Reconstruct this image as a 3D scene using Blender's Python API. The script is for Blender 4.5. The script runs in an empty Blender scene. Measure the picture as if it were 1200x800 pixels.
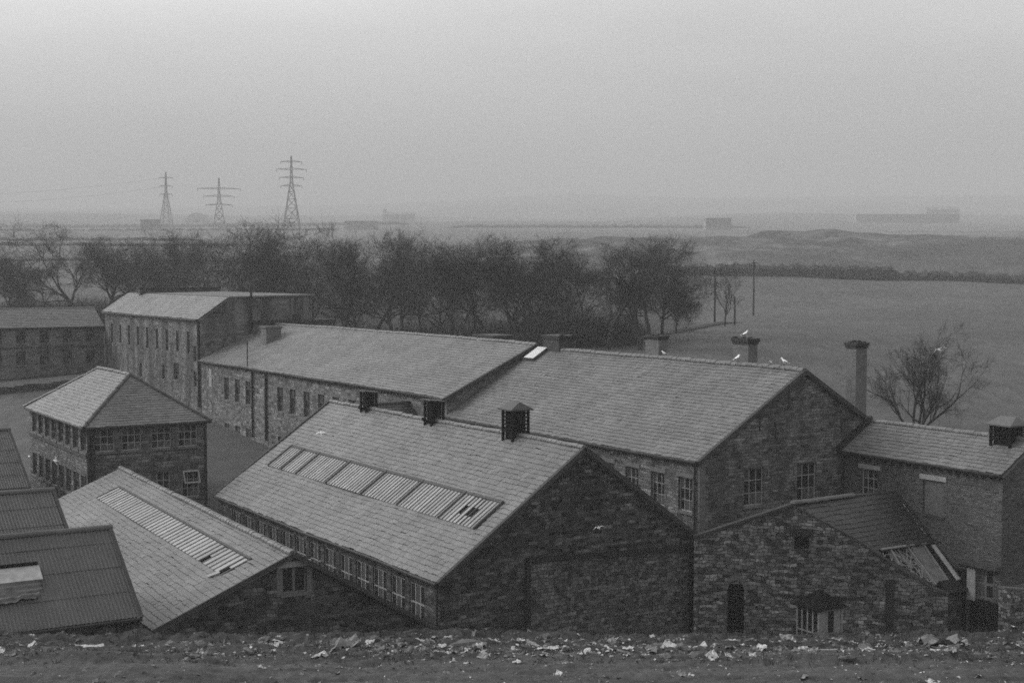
import bpy, math, random
from mathutils import Vector as Vec, noise, Matrix

R = math.radians
scn = bpy.context.scene
COL = scn.collection
rnd = random.Random(11)

# ------------------------------------------------------------------ frame of the works
# every mill building stands square to this frame: s along the gables, t along the ridges
EYE = 17.0
ANG = R(31.568)
OX, OY = 9.59, 71.52
VX, VY = math.cos(ANG), math.sin(ANG)
UX, UY = -math.sin(ANG), math.cos(ANG)
def W(s, t):
    return (OX + s * VX + t * UX, OY + s * VY + t * UY)

# ------------------------------------------------------------------ helpers
def tag(o, label=None, cat=None, group=None, kind=None):
    if label: o['label'] = label
    if cat: o['category'] = cat
    if group: o['group'] = group
    if kind: o['kind'] = kind
    return o

def empty(name, loc, rz=0.0):
    o = bpy.data.objects.new(name, None)
    COL.objects.link(o)
    o.location = loc
    o.rotation_euler = (0, 0, rz)
    o.empty_display_size = 0.3
    return o

def copy_tree(o, parent=None):
    c = o.copy()
    COL.objects.link(c)
    c.parent = parent
    for ch in list(o.children):
        copy_tree(ch, c)
    return c

class MB:
    def __init__(self, org=(0, 0, 0)):
        self.v = []; self.f = []; self.uv = []; self.mi = []; self.o = org
    def face(self, pts, uvs=None, mi=0):
        b = len(self.v); o = self.o
        for p in pts: self.v.append((p[0] - o[0], p[1] - o[1], p[2] - o[2]))
        self.f.append(tuple(range(b, b + len(pts))))
        self.uv.append(uvs or [(p[0] + p[1], p[2]) for p in pts]); self.mi.append(mi)
    def mesh(self, pts, faces, mi=0):
        b = len(self.v); o = self.o
        for p in pts: self.v.append((p[0] - o[0], p[1] - o[1], p[2] - o[2]))
        for f in faces:
            self.f.append(tuple(b + i for i in f))
            self.uv.append([(pts[i][0] + pts[i][1], pts[i][2]) for i in f]); self.mi.append(mi)
    def obox(self, o, ex, ey, ez, x0, x1, y0, y1, z0, z1, mi=0):
        o, ex, ey, ez = Vec(o), Vec(ex), Vec(ey), Vec(ez)
        P = [o + ex * x + ey * y + ez * z for z in (z0, z1) for y in (y0, y1) for x in (x0, x1)]
        self.mesh([tuple(p) for p in P], [(0, 2, 3, 1), (4, 5, 7, 6), (0, 1, 5, 4), (2, 6, 7, 3), (0, 4, 6, 2), (1, 3, 7, 5)], mi)
    def box(self, x0, x1, y0, y1, z0, z1, mi=0):
        self.obox((0, 0, 0), (1, 0, 0), (0, 1, 0), (0, 0, 1), x0, x1, y0, y1, z0, z1, mi)
    def tube(self, pts, rad, n=6, cap=True, mi=0):
        pts = [Vec(p) for p in pts]
        if not hasattr(rad, '__len__'): rad = [rad] * len(pts)
        V = []; F = []
        ref = None
        for i, p in enumerate(pts):
            d = (pts[min(i + 1, len(pts) - 1)] - pts[max(i - 1, 0)])
            d = d.normalized() if d.length > 1e-9 else Vec((0, 0, 1))
            if ref is None: ref = Vec((1, 0, 0)) if abs(d.x) < .8 else Vec((0, 1, 0))
            a = d.cross(ref).normalized(); b = d.cross(a).normalized(); ref = b.cross(d) if False else ref
            for k in range(n):
                q = 2 * math.pi * k / n
                V.append(tuple(p + (a * math.cos(q) + b * math.sin(q)) * rad[i]))
        for i in range(len(pts) - 1):
            for k in range(n):
                F.append((i * n + k, i * n + (k + 1) % n, (i + 1) * n + (k + 1) % n, (i + 1) * n + k))
        if cap:
            F.append(tuple(range(n - 1, -1, -1))); m = (len(pts) - 1) * n
            F.append(tuple(range(m, m + n)))
        self.mesh(V, F, mi)
    def build(self, name, mats, parent=None, smooth=False, tagged=None):
        me = bpy.data.meshes.new(name)
        me.from_pydata(self.v, [], self.f)
        for m in (mats if isinstance(mats, (list, tuple)) else [mats]): me.materials.append(m)
        ul = me.uv_layers.new(name='UVMap')
        fl = [c for u in self.uv for p in u for c in p]
        ul.data.foreach_set('uv', fl)
        me.polygons.foreach_set('material_index', self.mi)
        if smooth: me.polygons.foreach_set('use_smooth', [True] * len(me.polygons))
        me.update()
        o = bpy.data.objects.new(name, me)
        COL.objects.link(o)
        if parent: o.parent = parent
        return o

# ------------------------------------------------------------------ materials (a black and white place)
class NT:
    def __init__(self, name):
        self.m = bpy.data.materials.new(name); self.m.use_nodes = True
        self.t = self.m.node_tree; self.n = self.t.nodes
        self.b = self.n['Principled BSDF']
    def node(self, typ, ins=None, **kw):
        nd = self.n.new(typ)
        for k, v in kw.items(): setattr(nd, k, v)
        for k, v in (ins or {}).items():
            s = nd.inputs[k]
            if hasattr(v, 'is_output') or isinstance(v, bpy.types.NodeSocket): self.t.links.new(v, s)
            else: s.default_value = v
        return nd
    def link(self, a, b): self.t.links.new(a, b)
    def math(self, op, a, b=0.0, c=0.0, clamp=False):
        nd = self.node('ShaderNodeMath', {0: a, 1: b, 2: c}, operation=op); nd.use_clamp = clamp
        return nd.outputs[0]
    def ramp(self, v, lo, hi, a, b):
        nd = self.node('ShaderNodeMapRange', {0: v, 1: lo, 2: hi, 3: a, 4: b}); return nd.outputs[0]
    def noise(self, vec, scale, detail=4, rough=.55, dist=0.0):
        nd = self.node('ShaderNodeTexNoise', {'Scale': scale, 'Detail': detail, 'Roughness': rough, 'Distortion': dist})
        if vec is not None: self.link(vec, nd.inputs['Vector'])
        return nd.outputs['Fac']
    def mapping(self, vec, scale=(1, 1, 1), loc=(0, 0, 0)):
        nd = self.node('ShaderNodeMapping', {'Scale': scale, 'Location': loc}); self.link(vec, nd.inputs['Vector']); return nd.outputs[0]
    def coord(self, which='Object'):
        return self.node('ShaderNodeTexCoord').outputs[which]
    def grey(self, v):
        c = self.node('ShaderNodeCombineColor', {0: v, 1: v, 2: v}); self.link(c.outputs[0], self.b.inputs['Base Color'])
    def bump(self, h, strength=.4, dist=.03):
        nd = self.node('ShaderNodeBump', {'Strength': strength, 'Distance': dist, 'Height': h}); self.link(nd.outputs[0], self.b.inputs['Normal'])
    def rough(self, r, spec=.3):
        self.b.inputs['Roughness'].default_value = r
        self.b.inputs['Specular IOR Level'].default_value = spec

def plain(name, g, rough=.7, var=.25, scale=3.0, spec=.25):
    N = NT(name); c = N.coord()
    n = N.noise(c, scale, 5, .6)
    g *= .6
    N.grey(N.ramp(n, .25, .75, g * (1 - var), g * (1 + var)))
    N.rough(rough, spec); N.bump(n, .25, .02)
    return N.m

def slate(name, lo, hi, rough=.55, spec=.35, blotch=.25):
    lo *= .285; hi *= .285
    N = NT(name); c = N.coord()
    isl = N.node('ShaderNodeNewGeometry').outputs['Random Per Island']
    base = N.ramp(isl, 0, 1, lo, hi)
    big = N.ramp(N.noise(c, .35, 4, .6), .3, .7, 1 - blotch, 1 + blotch)
    fine = N.ramp(N.noise(c, 9, 4, .65), .25, .75, .84, 1.16)
    pat = N.math('MULTIPLY', N.ramp(N.noise(N.mapping(c, (1, 1, 1), (7, 3, 1)), 1.6, 5, .7), .56, .72, 1.0, .72), N.ramp(N.noise(N.mapping(c, (.7, .7, .35), (3, 9, 4)), .5, 6, .7), .55, .7, 1.0, .78))
    v = N.math('MULTIPLY', N.math('MULTIPLY', base, big), N.math('MULTIPLY', fine, pat))
    N.grey(v); N.rough(rough, spec)
    N.bump(N.noise(c, 14, 4, .6), .3, .015)
    return N.m

def stone(name, lo, hi, bw=.42, bh=.19, mortar=.055, warp=.05, stain=.35, streak=0.0, pale=.12, spec=.2, seed=0.0):
    lo *= .62; hi *= .62; mortar *= .62; pale *= .55
    N = NT(name)
    uv = N.coord('UV'); uv = N.mapping(uv, (1, 1, 1), (seed * 3.7, seed * 1.3, seed))
    nd = N.node('ShaderNodeTexNoise', {'Scale': 2.2, 'Detail': 3}); N.link(uv, nd.inputs['Vector'])
    off = N.node('ShaderNodeVectorMath', {0: nd.outputs['Color'], 1: (.5, .5, .5)}, operation='SUBTRACT')
    sc = N.node('ShaderNodeVectorMath', {0: off.outputs[0]}, operation='SCALE'); sc.inputs['Scale'].default_value = warp * 2
    wv = N.node('ShaderNodeVectorMath', {0: uv, 1: sc.outputs[0]}, operation='ADD').outputs[0]
    br = N.node('ShaderNodeTexBrick', {'Scale': 1.0, 'Mortar Size': .016, 'Mortar Smooth': .3, 'Bias': 0.0, 'Brick Width': bw, 'Row Height': bh,
                                       'Color1': (0, 0, 0, 1), 'Color2': (1, 1, 1, 1), 'Mortar': (.5, .5, .5, 1)})
    br.squash = .7; br.squash_frequency = 3; br.offset = .43
    N.link(wv, br.inputs['Vector'])
    sep = N.node('ShaderNodeSeparateColor'); N.link(br.outputs['Color'], sep.inputs[0])
    rv = sep.outputs[0]
    body = N.ramp(rv, 0, 1, lo, hi)
    # a second, coarser family of blocks gives odd pale and black stones
    br2 = N.node('ShaderNodeTexBrick', {'Scale': 1.0, 'Mortar Size': .0, 'Brick Width': bw * 1.13, 'Row Height': bh,
                                        'Color1': (0, 0, 0, 1), 'Color2': (1, 1, 1, 1), 'Mortar': (0, 0, 0, 1)})
    br2.offset = .37; N.link(wv, br2.inputs['Vector'])
    sep2 = N.node('ShaderNodeSeparateColor'); N.link(br2.outputs['Color'], sep2.inputs[0])
    odd = N.ramp(sep2.outputs[0], .8, 1.0, 0, pale)
    body = N.math('ADD', body, odd)
    blk = N.ramp(sep2.outputs[0], .0, .25, .4, 1.0)
    body = N.math('MULTIPLY', body, blk)
    fine = N.ramp(N.noise(uv, 9, 6, .75), .25, .75, .5, 1.5)
    big = N.ramp(N.noise(uv, .33, 5, .62), .3, .72, 1 + stain, 1 - stain)
    mid = N.ramp(N.noise(uv, 1.3, 5, .65), .3, .7, 1 + stain * .6, 1 - stain * .6)
    body = N.math('MULTIPLY', N.math('MULTIPLY', body, fine), N.math('MULTIPLY', big, mid))
    if streak:
        sv = N.mapping(uv, (.5, .1, 1))
        s1 = N.ramp(N.noise(sv, 1.0, 2.5, .6), .46, .58, 1.0, 1 - streak)
        body = N.math('MULTIPLY', body, s1)
    mix = N.node('ShaderNodeMix', {0: br.outputs['Fac'], 2: body, 3: mortar})
    N.grey(mix.outputs[0]); N.rough(.85, spec)
    h = N.math('SUBTRACT', N.math('ADD', N.math('MULTIPLY', rv, .5), N.math('MULTIPLY', fine, .5)), br.outputs['Fac'])
    N.bump(h, .6, .05)
    return N.m

M = {}
M['slate_pale'] = slate('slate_pale', .25, .33)
M['slate_mid'] = slate('slate_mid', .21, .30)
M['slate_stone'] = slate('slate_stone', .24, .35, blotch=.18)
M['slate_dark'] = slate('slate_dark', .05, .085, .5)
M['slate_far'] = slate('slate_far', .17, .23, blotch=.12)
M['felt'] = plain('felt', .12, .75, .2, 2)
M['asbestos'] = plain('asbestos', .10, .8, .22, .8, .2)
M['stone_black'] = stone('stone_black', .006, .1, .38, .17, .045, .11, .42, .25, .14, seed=1)
M['stone_patch'] = stone('stone_patch', .04, .17, .3, .18, .03, .16, .45, .2, .08, seed=9)
M['stone_mill'] = stone('stone_mill', .07, .21, .38, .16, .06, .1, .34, .45, .1, seed=2)
M['stone_west'] = stone('stone_west', .09, .20, .55, .24, .09, .05, .35, .2, .14, seed=3)
M['stone_tower'] = stone('stone_tower', .095, .18, .5, .24, .12, .05, .38, .62, .06, seed=4)
M['stone_far'] = stone('stone_far', .12, .19, .6, .25, .12, .05, .25, .3, .05, seed=5)
M['stone_house'] = stone('stone_house', .06, .15, .5, .21, .05, .06, .3, .1, .15, seed=6)
M['stone_rubble'] = stone('stone_rubble', .03, .19, .36, .17, .02, .15, .42, .0, .2, seed=7)
M['brick_dark'] = stone('brick_dark', .055, .105, .26, .095, .07, .05, .3, .1, .05, seed=8)
M['coping'] = plain('coping', .045, .85, .4, 2)
M['ashlar'] = plain('ashlar', .13, .8, .3, 3)
M['stack'] = plain('stack', .14, .85, .35, 3)
M['lintel'] = plain('lintel', .3, .75, .2, 4)
M['iron'] = plain('iron', .016, .6, .3, 3)
M['black'] = plain('black', .007, .95, .3, 3, .05)
M['sash'] = plain('sash', .3, .6, .25, 5)
M['sash_white'] = plain('sash_white', .3, .6, .2, 5)
M['timber'] = plain('timber', .07, .8, .35, 4)
M['timber_pale'] = plain('timber_pale', .23, .8, .3, 4)
M['board_pale'] = plain('board_pale', .16, .85, .4, 4)
M['plaster'] = plain('plaster', .42, .85, .3, 3)
M['boarding'] = plain('boarding', .105, .85, .3, 4)
M['board'] = plain('board', .085, .85, .25, 4)
def glass():
    N = NT('window_glass'); c = N.coord()
    isl = N.node('ShaderNodeNewGeometry').outputs['Random Per Island']
    N.grey(N.math('ADD', N.ramp(N.noise(c, 2.3, 3), .3, .7, .005, .016), N.ramp(isl, .8, 1.0, 0, .06))); N.rough(.25, .14)  # paler base on some random panes imitates reflected sky
    N.bump(N.noise(c, 3, 2), .12, .02)
    return N.m
M['glass'] = glass()
def dusty():
    N = NT('dusty_glazing'); c = N.coord()
    isl = N.node('ShaderNodeNewGeometry').outputs['Random Per Island']
    N.grey(N.math('MULTIPLY', N.ramp(isl, 0, 1, .13, .2), N.ramp(N.noise(c, 1.7, 5, .6), .3, .7, .75, 1.2))); N.rough(.4, .4)
    return N.m
M['dusty'] = dusty()
M['bark'] = plain('bark', .028, .9, .35, 2)
M['twig'] = plain('twig', .026, .9, .3, 1)
M['scrub'] = plain('scrub', .04, .9, .4, 2)
M['steel'] = plain('steel', .05, .6, .2, 1)
M['gull_white'] = plain('gull_white', 1.3, .7, .08, 8)
M['gull_grey'] = plain('gull_grey', .5, .7, .1, 8)
M['beak'] = plain('beak', .12, .6, .1, 8)
M['paper'] = plain('paper', .5, .85, .35, 6)
M['paper_grey'] = plain('paper_grey', .22, .85, .35, 6)
M['sheeting'] = plain('sheeting', .15, .9, .5, 3)
M['rag'] = plain('rag', .13, .95, .4, 5)
M['rock'] = plain('rock', .10, .9, .4, 6)
M['hazed_wall'] = plain('hazed_wall', .27, .85, .2, .4)  # distance haze put into the colour, walls and roofs paled
M['hazed_window'] = plain('hazed_window', .2, .85, .2, .4)  # windows barely darker than the walls, haze painted into the tone
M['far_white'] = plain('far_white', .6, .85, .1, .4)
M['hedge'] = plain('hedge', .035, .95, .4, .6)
M['hazed_hedge'] = plain('hazed_hedge', .09, .95, .4, .6)  # paler copy of hedge with distance haze in its colour
M['grass'] = plain('grass', .07, .9, .4, 3)

def land():
    N = NT('land'); c = N.coord()
    vor = N.node('ShaderNodeTexVoronoi', {'Scale': 1.0}); N.link(N.mapping(c, (.0042, .0024, 0), (.3, .7, 0)), vor.inputs['Vector'])
    sep = N.node('ShaderNodeSeparateColor'); N.link(vor.outputs['Color'], sep.inputs[0])
    pos = N.node('ShaderNodeSeparateXYZ'); N.link(c, pos.inputs[0])
    left = N.ramp(N.math('DIVIDE', pos.outputs[0], N.math('MAXIMUM', pos.outputs[1], 60)), -.16, -.02, 1, 0)
    far = N.math('MAXIMUM', N.ramp(pos.outputs[1], 480, 640, 0, 1), N.math('MULTIPLY', left, N.ramp(pos.outputs[1], 215, 290, 0, 1)))
    fld = N.ramp(sep.outputs[0], 0, 1, .072, .105)  # far fields paler: grass tone plus distance haze in the colour
    near = N.ramp(N.noise(c, .05, 5, .6), .3, .7, .050, .068)
    base = N.node('ShaderNodeMix', {0: far, 2: near, 3: fld}).outputs[0]
    g1 = N.math('MULTIPLY', N.ramp(N.noise(N.mapping(c, (.7, .22, .3)), 1.0, 7, .75), .28, .72, .66, 1.34), N.ramp(N.noise(N.mapping(c, (.04, .012, .04)), 1.0, 5, .6), .3, .7, .85, 1.15))
    g2 = N.ramp(N.noise(c, 5, 4, .7), .25, .75, .8, 1.2)
    v = N.math('MULTIPLY', base, N.math('MULTIPLY', g1, g2))
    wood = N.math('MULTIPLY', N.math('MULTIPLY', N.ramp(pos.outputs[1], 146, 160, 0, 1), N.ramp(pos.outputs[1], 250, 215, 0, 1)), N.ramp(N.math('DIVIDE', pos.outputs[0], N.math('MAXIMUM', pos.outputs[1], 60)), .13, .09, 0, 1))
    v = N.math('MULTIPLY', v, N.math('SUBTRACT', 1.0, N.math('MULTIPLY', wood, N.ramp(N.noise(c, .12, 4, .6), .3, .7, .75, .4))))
    # rough bare spoil on the bank beyond the field
    sp = N.ramp(N.noise(N.mapping(c, (.03, .03, .03)), 1.0, 7, .72), .5, .68, -.012, .07)
    msk = N.math('MULTIPLY', N.ramp(pos.outputs[1], 350, 390, 0, 1), N.ramp(pos.outputs[1], 500, 540, 1, 0))
    v = N.math('ADD', v, N.math('MULTIPLY', sp, msk))
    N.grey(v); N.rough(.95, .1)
    N.bump(N.noise(c, 1.5, 5, .7), .4, .15)
    return N.m
M['land'] = land()
def tip():
    N = NT('tip_earth'); c = N.coord()
    st = N.ramp(N.noise(N.mapping(c, (.22, 2.1, 1)), 1.0, 7, .7), .32, .68, .6, 1.4)
    pos = N.node('ShaderNodeSeparateXYZ'); N.link(c, pos.inputs[0])
    zone = N.ramp(N.math('ADD', pos.outputs[1], N.math('MULTIPLY', N.noise(c, .5, 4), 3.4)), 31.0, 33.8, .052, .032)
    g = N.ramp(N.noise(c, 6, 6, .75), .25, .75, .6, 1.4)
    v = N.math('MULTIPLY', N.math('MULTIPLY', zone, st), g)
    fleck = N.ramp(N.noise(N.mapping(c, (5, 9, 5)), 1.0, 3, .6), .68, .74, 0, .06)
    v = N.math('ADD', v, fleck)
    N.grey(v); N.rough(.95, .1)
    N.bump(N.noise(c, 9, 5, .75), .6, .06)
    return N.m
M['tip'] = tip()
M['yard_dark'] = plain('yard_dark', .05, .95, .35, .4)
M['lane'] = plain('lane', .17, .95, .25, .5)

# ------------------------------------------------------------------ terrain
def interp(tab, x):
    if x <= tab[0][0]: return tab[0][1]
    for (a, b), (c, d) in zip(tab, tab[1:]):
        if x <= c:
            k = (x - a) / (c - a); k = k * k * (3 - 2 * k) * .5 + k * .5
            return b + (d - b) * k
    return tab[-1][1]
BANK = [(-80, 15.6), (0, 15.4), (6, 14.6), (22, 9.6), (27, 8.95), (31, 8.6), (35, 8.15), (37.5, 7.0), (48, .3), (54, -1.6)]
LEFT = [(54, -1.6), (64, -2), (75, -1.6), (90, .6), (120, 1.8), (145, 3.6), (165, 5.6), (200, 8.5), (260, 14), (400, 20), (600, 30), (1000, 46), (1600, 72), (2500, 118), (4500, 222)]
RIGHT = [(54, -1.6), (64, -2.2), (75, -1.8), (90, 1.4), (110, 5.2), (150, 8.6), (175, 9.4), (228, 10.1), (280, 12.6), (336, 16.2), (350, 17), (395, 22.5), (440, 27), (470, 28.8), (520, 28.6), (600, 31), (700, 34.5), (1000, 46), (1600, 72), (2500, 118), (4500, 262)]
def ground(x, y, rough=True):
    if y < 54: z = interp(BANK, y)
    else:
        q = x / max(y, 1)
        k = min(1, max(0, (q + .14) / .2)); k = k * k * (3 - 2 * k)
        z = interp(LEFT, y) * (1 - k) + interp(RIGHT, y) * k
        if 230 < y < 345: z -= k * max(0, q - .1) * 7 * (y - 230) / 100
        if 380 < y < 700 and q > .05:
            z += k * 2.6 * math.sin(math.pi * (y - 380) / 320) * (noise.noise(Vec((x * .013, y * .006, 3.1))) + .5 * noise.noise(Vec((x * .05, y * .03, 8))))
    if rough:
        if y > 700: z += noise.noise(Vec((x * .0022, y * .0016, 0.5))) * min(14, (y - 700) * .012)
        if y > 60: z += noise.noise(Vec((x * .05, y * .05, 1.7))) * min(.5, (y - 60) * .004)
        if 352 < y < 520 and x / y > .05: z += noise.noise(Vec((x * .11, y * .08, 5))) * 1.3 + noise.noise(Vec((x * .035, y * .05, 15))) * 2.2 + noise.noise(Vec((x * .3, y * .2, 25))) * .6
    return z
def build_land():
    ys = [-80, -40, -10, 0, 6, 14, 22]
    y = 24.0
    while y < 4500:
        ys.append(y); y += max(1.5, y * .021)
    ys.append(4500)
    n = 150
    mb = MB(); V = []; F = []
    for y in ys:
        hw = max(90, y * .78)
        for i in range(n + 1):
            x = -hw + 2 * hw * i / n
            z = ground(x, y)
            if 20 < y < 38: z -= .45
            V.append((x, y, z))
    for j in range(len(ys) - 1):
        for i in range(n):
            a = j * (n + 1) + i
            F.append((a, a + 1, a + n + 2, a + n + 1))
    mb.mesh(V, F)
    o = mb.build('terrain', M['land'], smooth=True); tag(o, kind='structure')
build_land()
def tip_z(x, y):
    z = ground(x, y, False)
    z += .13 * noise.noise(Vec((x * .22, y * 1.1, 0))) + .07 * noise.noise(Vec((x * 1.1, y * 2.2, 4))) + .06 * noise.noise(Vec((x * 3.5, y * 4.5, 9))) + .035 * noise.noise(Vec((x * 9, y * 9, 19)))
    k = min(1, max(0, (y - 30.4) / 3.2)); z += k * (-.21 + .2 * max(0, noise.noise(Vec((x * .7, y * .9, 12)))) + .09 * noise.noise(Vec((x * 2.6, y * 2.6, 2))) + .05 * noise.noise(Vec((x * 6, y * 6, 2))))
    if True:
        z += (1 - k) * .06 * math.sin(y * 5.2 + .25 * math.sin(x * .4) + .6 * noise.noise(Vec((x * .15, 0, 3)))) * max(0, noise.noise(Vec((x * .12, y * .5, 21))) + .5)
    return z
def build_tip():
    mb = MB(); V = []; F = []
    xs = [-21 + .09 * i for i in range(int(42 / .09) + 1)]
    ys = [22 + .4 * i for i in range(12)] + [26.8 + .085 * i for i in range(int(12.6 / .085))]
    for y in ys:
        for x in xs: V.append((x, y, tip_z(x, y)))
    n = len(xs)
    for j in range(len(ys) - 1):
        for i in range(n - 1):
            a = j * n + i; F.append((a, a + 1, a + n + 1, a + n))
    mb.mesh(V, F)
    tag(mb.build('tip_ground', M['tip'], smooth=True), kind='structure')
build_tip()
def build_lane():
    mb = MB(); V = []; F = []
    n = 40
    for i in range(n + 1):
        s = -30 + i * 1.0
        for t in (103.2, 104.4, 106, 107.6):
            x, y = W(s, t); V.append((x, y, ground(x, y) + .07))
    for i in range(n):
        for k in range(3):
            a = i * 4 + k; F.append((a, a + 1, a + 5, a + 4)[::-1])
    mb.mesh(V, F); tag(mb.build('lane', M['lane'], smooth=True), kind='structure')
build_lane()

def build_yard():
    mb = MB(); V = []; F = []
    for i in range(17):
        for j in range(24):
            x, y = W(-14.9 + i, 30.5 + j * 2.1); V.append((x, y, ground(x, y) + .09))
    for i in range(16):
        for j in range(23): a = i * 24 + j; F.append((a, a + 24, a + 25, a + 1))
    mb.mesh(V, F); tag(mb.build('yard', M['yard_dark'], smooth=True), kind='structure')  # sheet over the yard, darker than the land around it
build_yard()
# ------------------------------------------------------------------ building kit
class Bld:
    """a thing standing in the works frame; geometry is given in (s, t, z)"""
    def __init__(self, name, s, t, z, label, cat, group=None, ang=None, org=None):
        x, y = W(s, t) if org is None else org
        self.root = empty(name, (x, y, z), ANG if ang is None else ang)
        tag(self.root, label, cat, group)
        self.o = (s, t, z)
    def mb(self): return MB(self.o)

def wall(mb, p0, p1, prof, zb, holes=(), depth=.2):
    d = Vec((p1[0] - p0[0], p1[1] - p0[1], 0)); L = d.length; d /= L
    n = Vec((d.y, -d.x, 0)); P0 = Vec((p0[0], p0[1], 0))
    def top(x):
        for (a, za), (b, zb_) in zip(prof, prof[1:]):
            if x <= b + 1e-6: return za + (zb_ - za) * ((x - a) / (b - a) if b > a else 0)
        return prof[-1][1]
    xs = sorted(set([round(p[0], 4) for p in prof] + [round(h[i], 4) for h in holes for i in (0, 1)]))
    u0 = p0[0] * d.x + p0[1] * d.y
    def pt(x, z): return tuple(P0 + d * x + Vec((0, 0, z)))
    for x0, x1 in zip(xs, xs[1:]):
        if x1 - x0 < 1e-4: continue
        hs = sorted([h for h in holes if h[0] < (x0 + x1) / 2 < h[1]], key=lambda h: h[2])
        zlo = zb
        for h in hs:
            if h[2] > zlo + 1e-4: mb.face([pt(x0, zlo), pt(x1, zlo), pt(x1, h[2]), pt(x0, h[2])], [(u0 + x0, zlo), (u0 + x1, zlo), (u0 + x1, h[2]), (u0 + x0, h[2])])
            zlo = h[3]
        mb.face([pt(x0, zlo), pt(x1, zlo), pt(x1, top(x1)), pt(x0, top(x0))], [(u0 + x0, zlo), (u0 + x1, zlo), (u0 + x1, top(x1)), (u0 + x0, top(x0))])
    for (a, b, c, e) in holes:
        I = -n * depth
        q = [(a, c), (b, c), (b, e), (a, e)]
        for (xa, za), (xb, zb2) in zip(q, q[1:] + q[:1]):
            A, B = Vec(pt(xa, za)), Vec(pt(xb, zb2))
            mb.face([tuple(A), tuple(A + I), tuple(B + I), tuple(B)], [(xa, za), (xa + depth, za), (xb + depth, zb2 + .01), (xb, zb2 + .01)])
    return P0, d, n

def window(b, P0, d, n, hole, nx=3, nz=3, mat='sash', depth=.13, bar=.035, sill=True, lintel=None, glassmat='glass', name='window', over=.12):
    a, c, z0, z1 = hole
    fr = b.mb(); Z = Vec((0, 0, 1)); w = c - a; h = z1 - z0
    o = P0 + d * a + Z * z0
    def bx(mb, x0, x1, y0, y1, za, zb): mb.obox(o, d, -n, Z, x0, x1, y0, y1, za, zb)
    fw = .07
    bx(fr, 0, fw, depth, depth + .06, 0, h); bx(fr, w - fw, w, depth, depth + .06, 0, h)
    bx(fr, fw, w - fw, depth, depth + .06, 0, fw); bx(fr, fw, w - fw, depth, depth + .06, h - fw, h)
    for i in range(1, nx):
        x = w * i / nx; bx(fr, x - bar / 2, x + bar / 2, depth + .004, depth + .045, fw, h - fw)
    for k in range(1, nz):
        z = h * k / nz; bx(fr, fw, w - fw, depth + .007, depth + .04, z - bar / 2, z + bar / 2)
    f = fr.build(name, M[mat], b.root)
    g = b.mb(); gx = lambda x0, x1, za, zb: g.obox(o + d * x0 + Z * za, (d + n * rnd.uniform(-.02, .02)), -n, Z, .01, x1 - x0 - .01, depth + .025, depth + .032, .01, zb - za - .01)
    for i in range(nx):
        for k in range(nz): gx(w * i / nx, w * (i + 1) / nx, h * k / nz, h * (k + 1) / nz)
    bx(g, 0, w, depth + .064, depth + .07, 0, h)
    g.build('pane', M[glassmat], f)
    if sill:
        s = b.mb(); bx(s, -.1, w + .1, -.07, depth - .003, -.13, -.002); s.build('sill', M['ashlar'] if sill is True else M[sill], f)
    if lintel:
        s = b.mb(); bx(s, -over, w + over, -.035, depth - .003, h + .002, h + .24); s.build('lintel', M[lintel], f)
    return f

def sagf(q, seed, sag):
    return max(-.105, sag * (noise.noise(Vec((q[0] * .16 + seed, q[1] * .16, q[2] * .2))) + .9 * noise.noise(Vec((q[0] * .05 + seed, q[1] * .055, 3.3)))))

def slates(mb, P, A, B, length, height, expo, wid, holes=(), lo=None, hi=None, jit=.014, thick=.034, sag=.04, seed=0.0, wob=.02):
    P, A, B = Vec(P), Vec(A), Vec(B); N = A.cross(B)
    def pt(x, y, h):
        q = P + A * x + B * y
        return tuple(q + N * (h + sagf(q, seed, sag)))
    rows = int(math.ceil(height / expo))
    for i in range(rows):
        y0 = i * expo; y1 = min(height, y0 + expo * 1.06)
        x = -rnd.random() * wid
        while x < length:
            w = wid * rnd.uniform(.75, 1.25); x0, x1 = x + .006, x + w - .006; x += w
            x0, x1 = max(0, x0), min(length, x1)
            if x1 - x0 < .05: continue
            cx, cy = (x0 + x1) / 2, y0 + expo / 2
            if any(a - .02 < cx < b + .02 and c < cy < e for a, b, c, e in holes): continue
            a0, a1, b0, b1 = x0, x1, x0, x1
            if lo:
                a0, a1 = max(x0, lo(y0)), min(x1, hi(y0)); b0, b1 = max(x0, lo(y1)), min(x1, hi(y1))
                if a1 - a0 < .02: continue
                if b1 < b0: b0 = b1 = min(max((b0 + b1) / 2, a0), a1)
            t = thick + rnd.uniform(-1, 1) * jit * .6; dy = rnd.gauss(0, wob) - (.09 if rnd.random() < .02 else 0)
            tl = rnd.gauss(0, jit * .35)
            v = [pt(a0, y0 + dy, t + tl), pt(a1, y0 + dy, t - tl), pt(b1, y1, .006), pt(b0, y1, .006), pt(a0, y0 + dy, -.01), pt(a1, y0 + dy, -.01)]
            mb.mesh(v, [(0, 1, 2, 3), (4, 5, 1, 0), (0, 3, 4), (1, 5, 2)])

def slab(mb, pts, th=.08, off=-.125):
    p = [Vec(q) for q in pts]; N = (p[1] - p[0]).cross(p[2] - p[0]).normalized()
    a = [q + N * (off) for q in p]; c = [q + N * (off - th) for q in p]; n = len(p)
    mb.mesh([tuple(q) for q in a + c], [tuple(range(n)), tuple(range(2 * n - 1, n - 1, -1))] + [(i + n, (i + 1) % n + n, (i + 1) % n, i) for i in range(n)])

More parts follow.
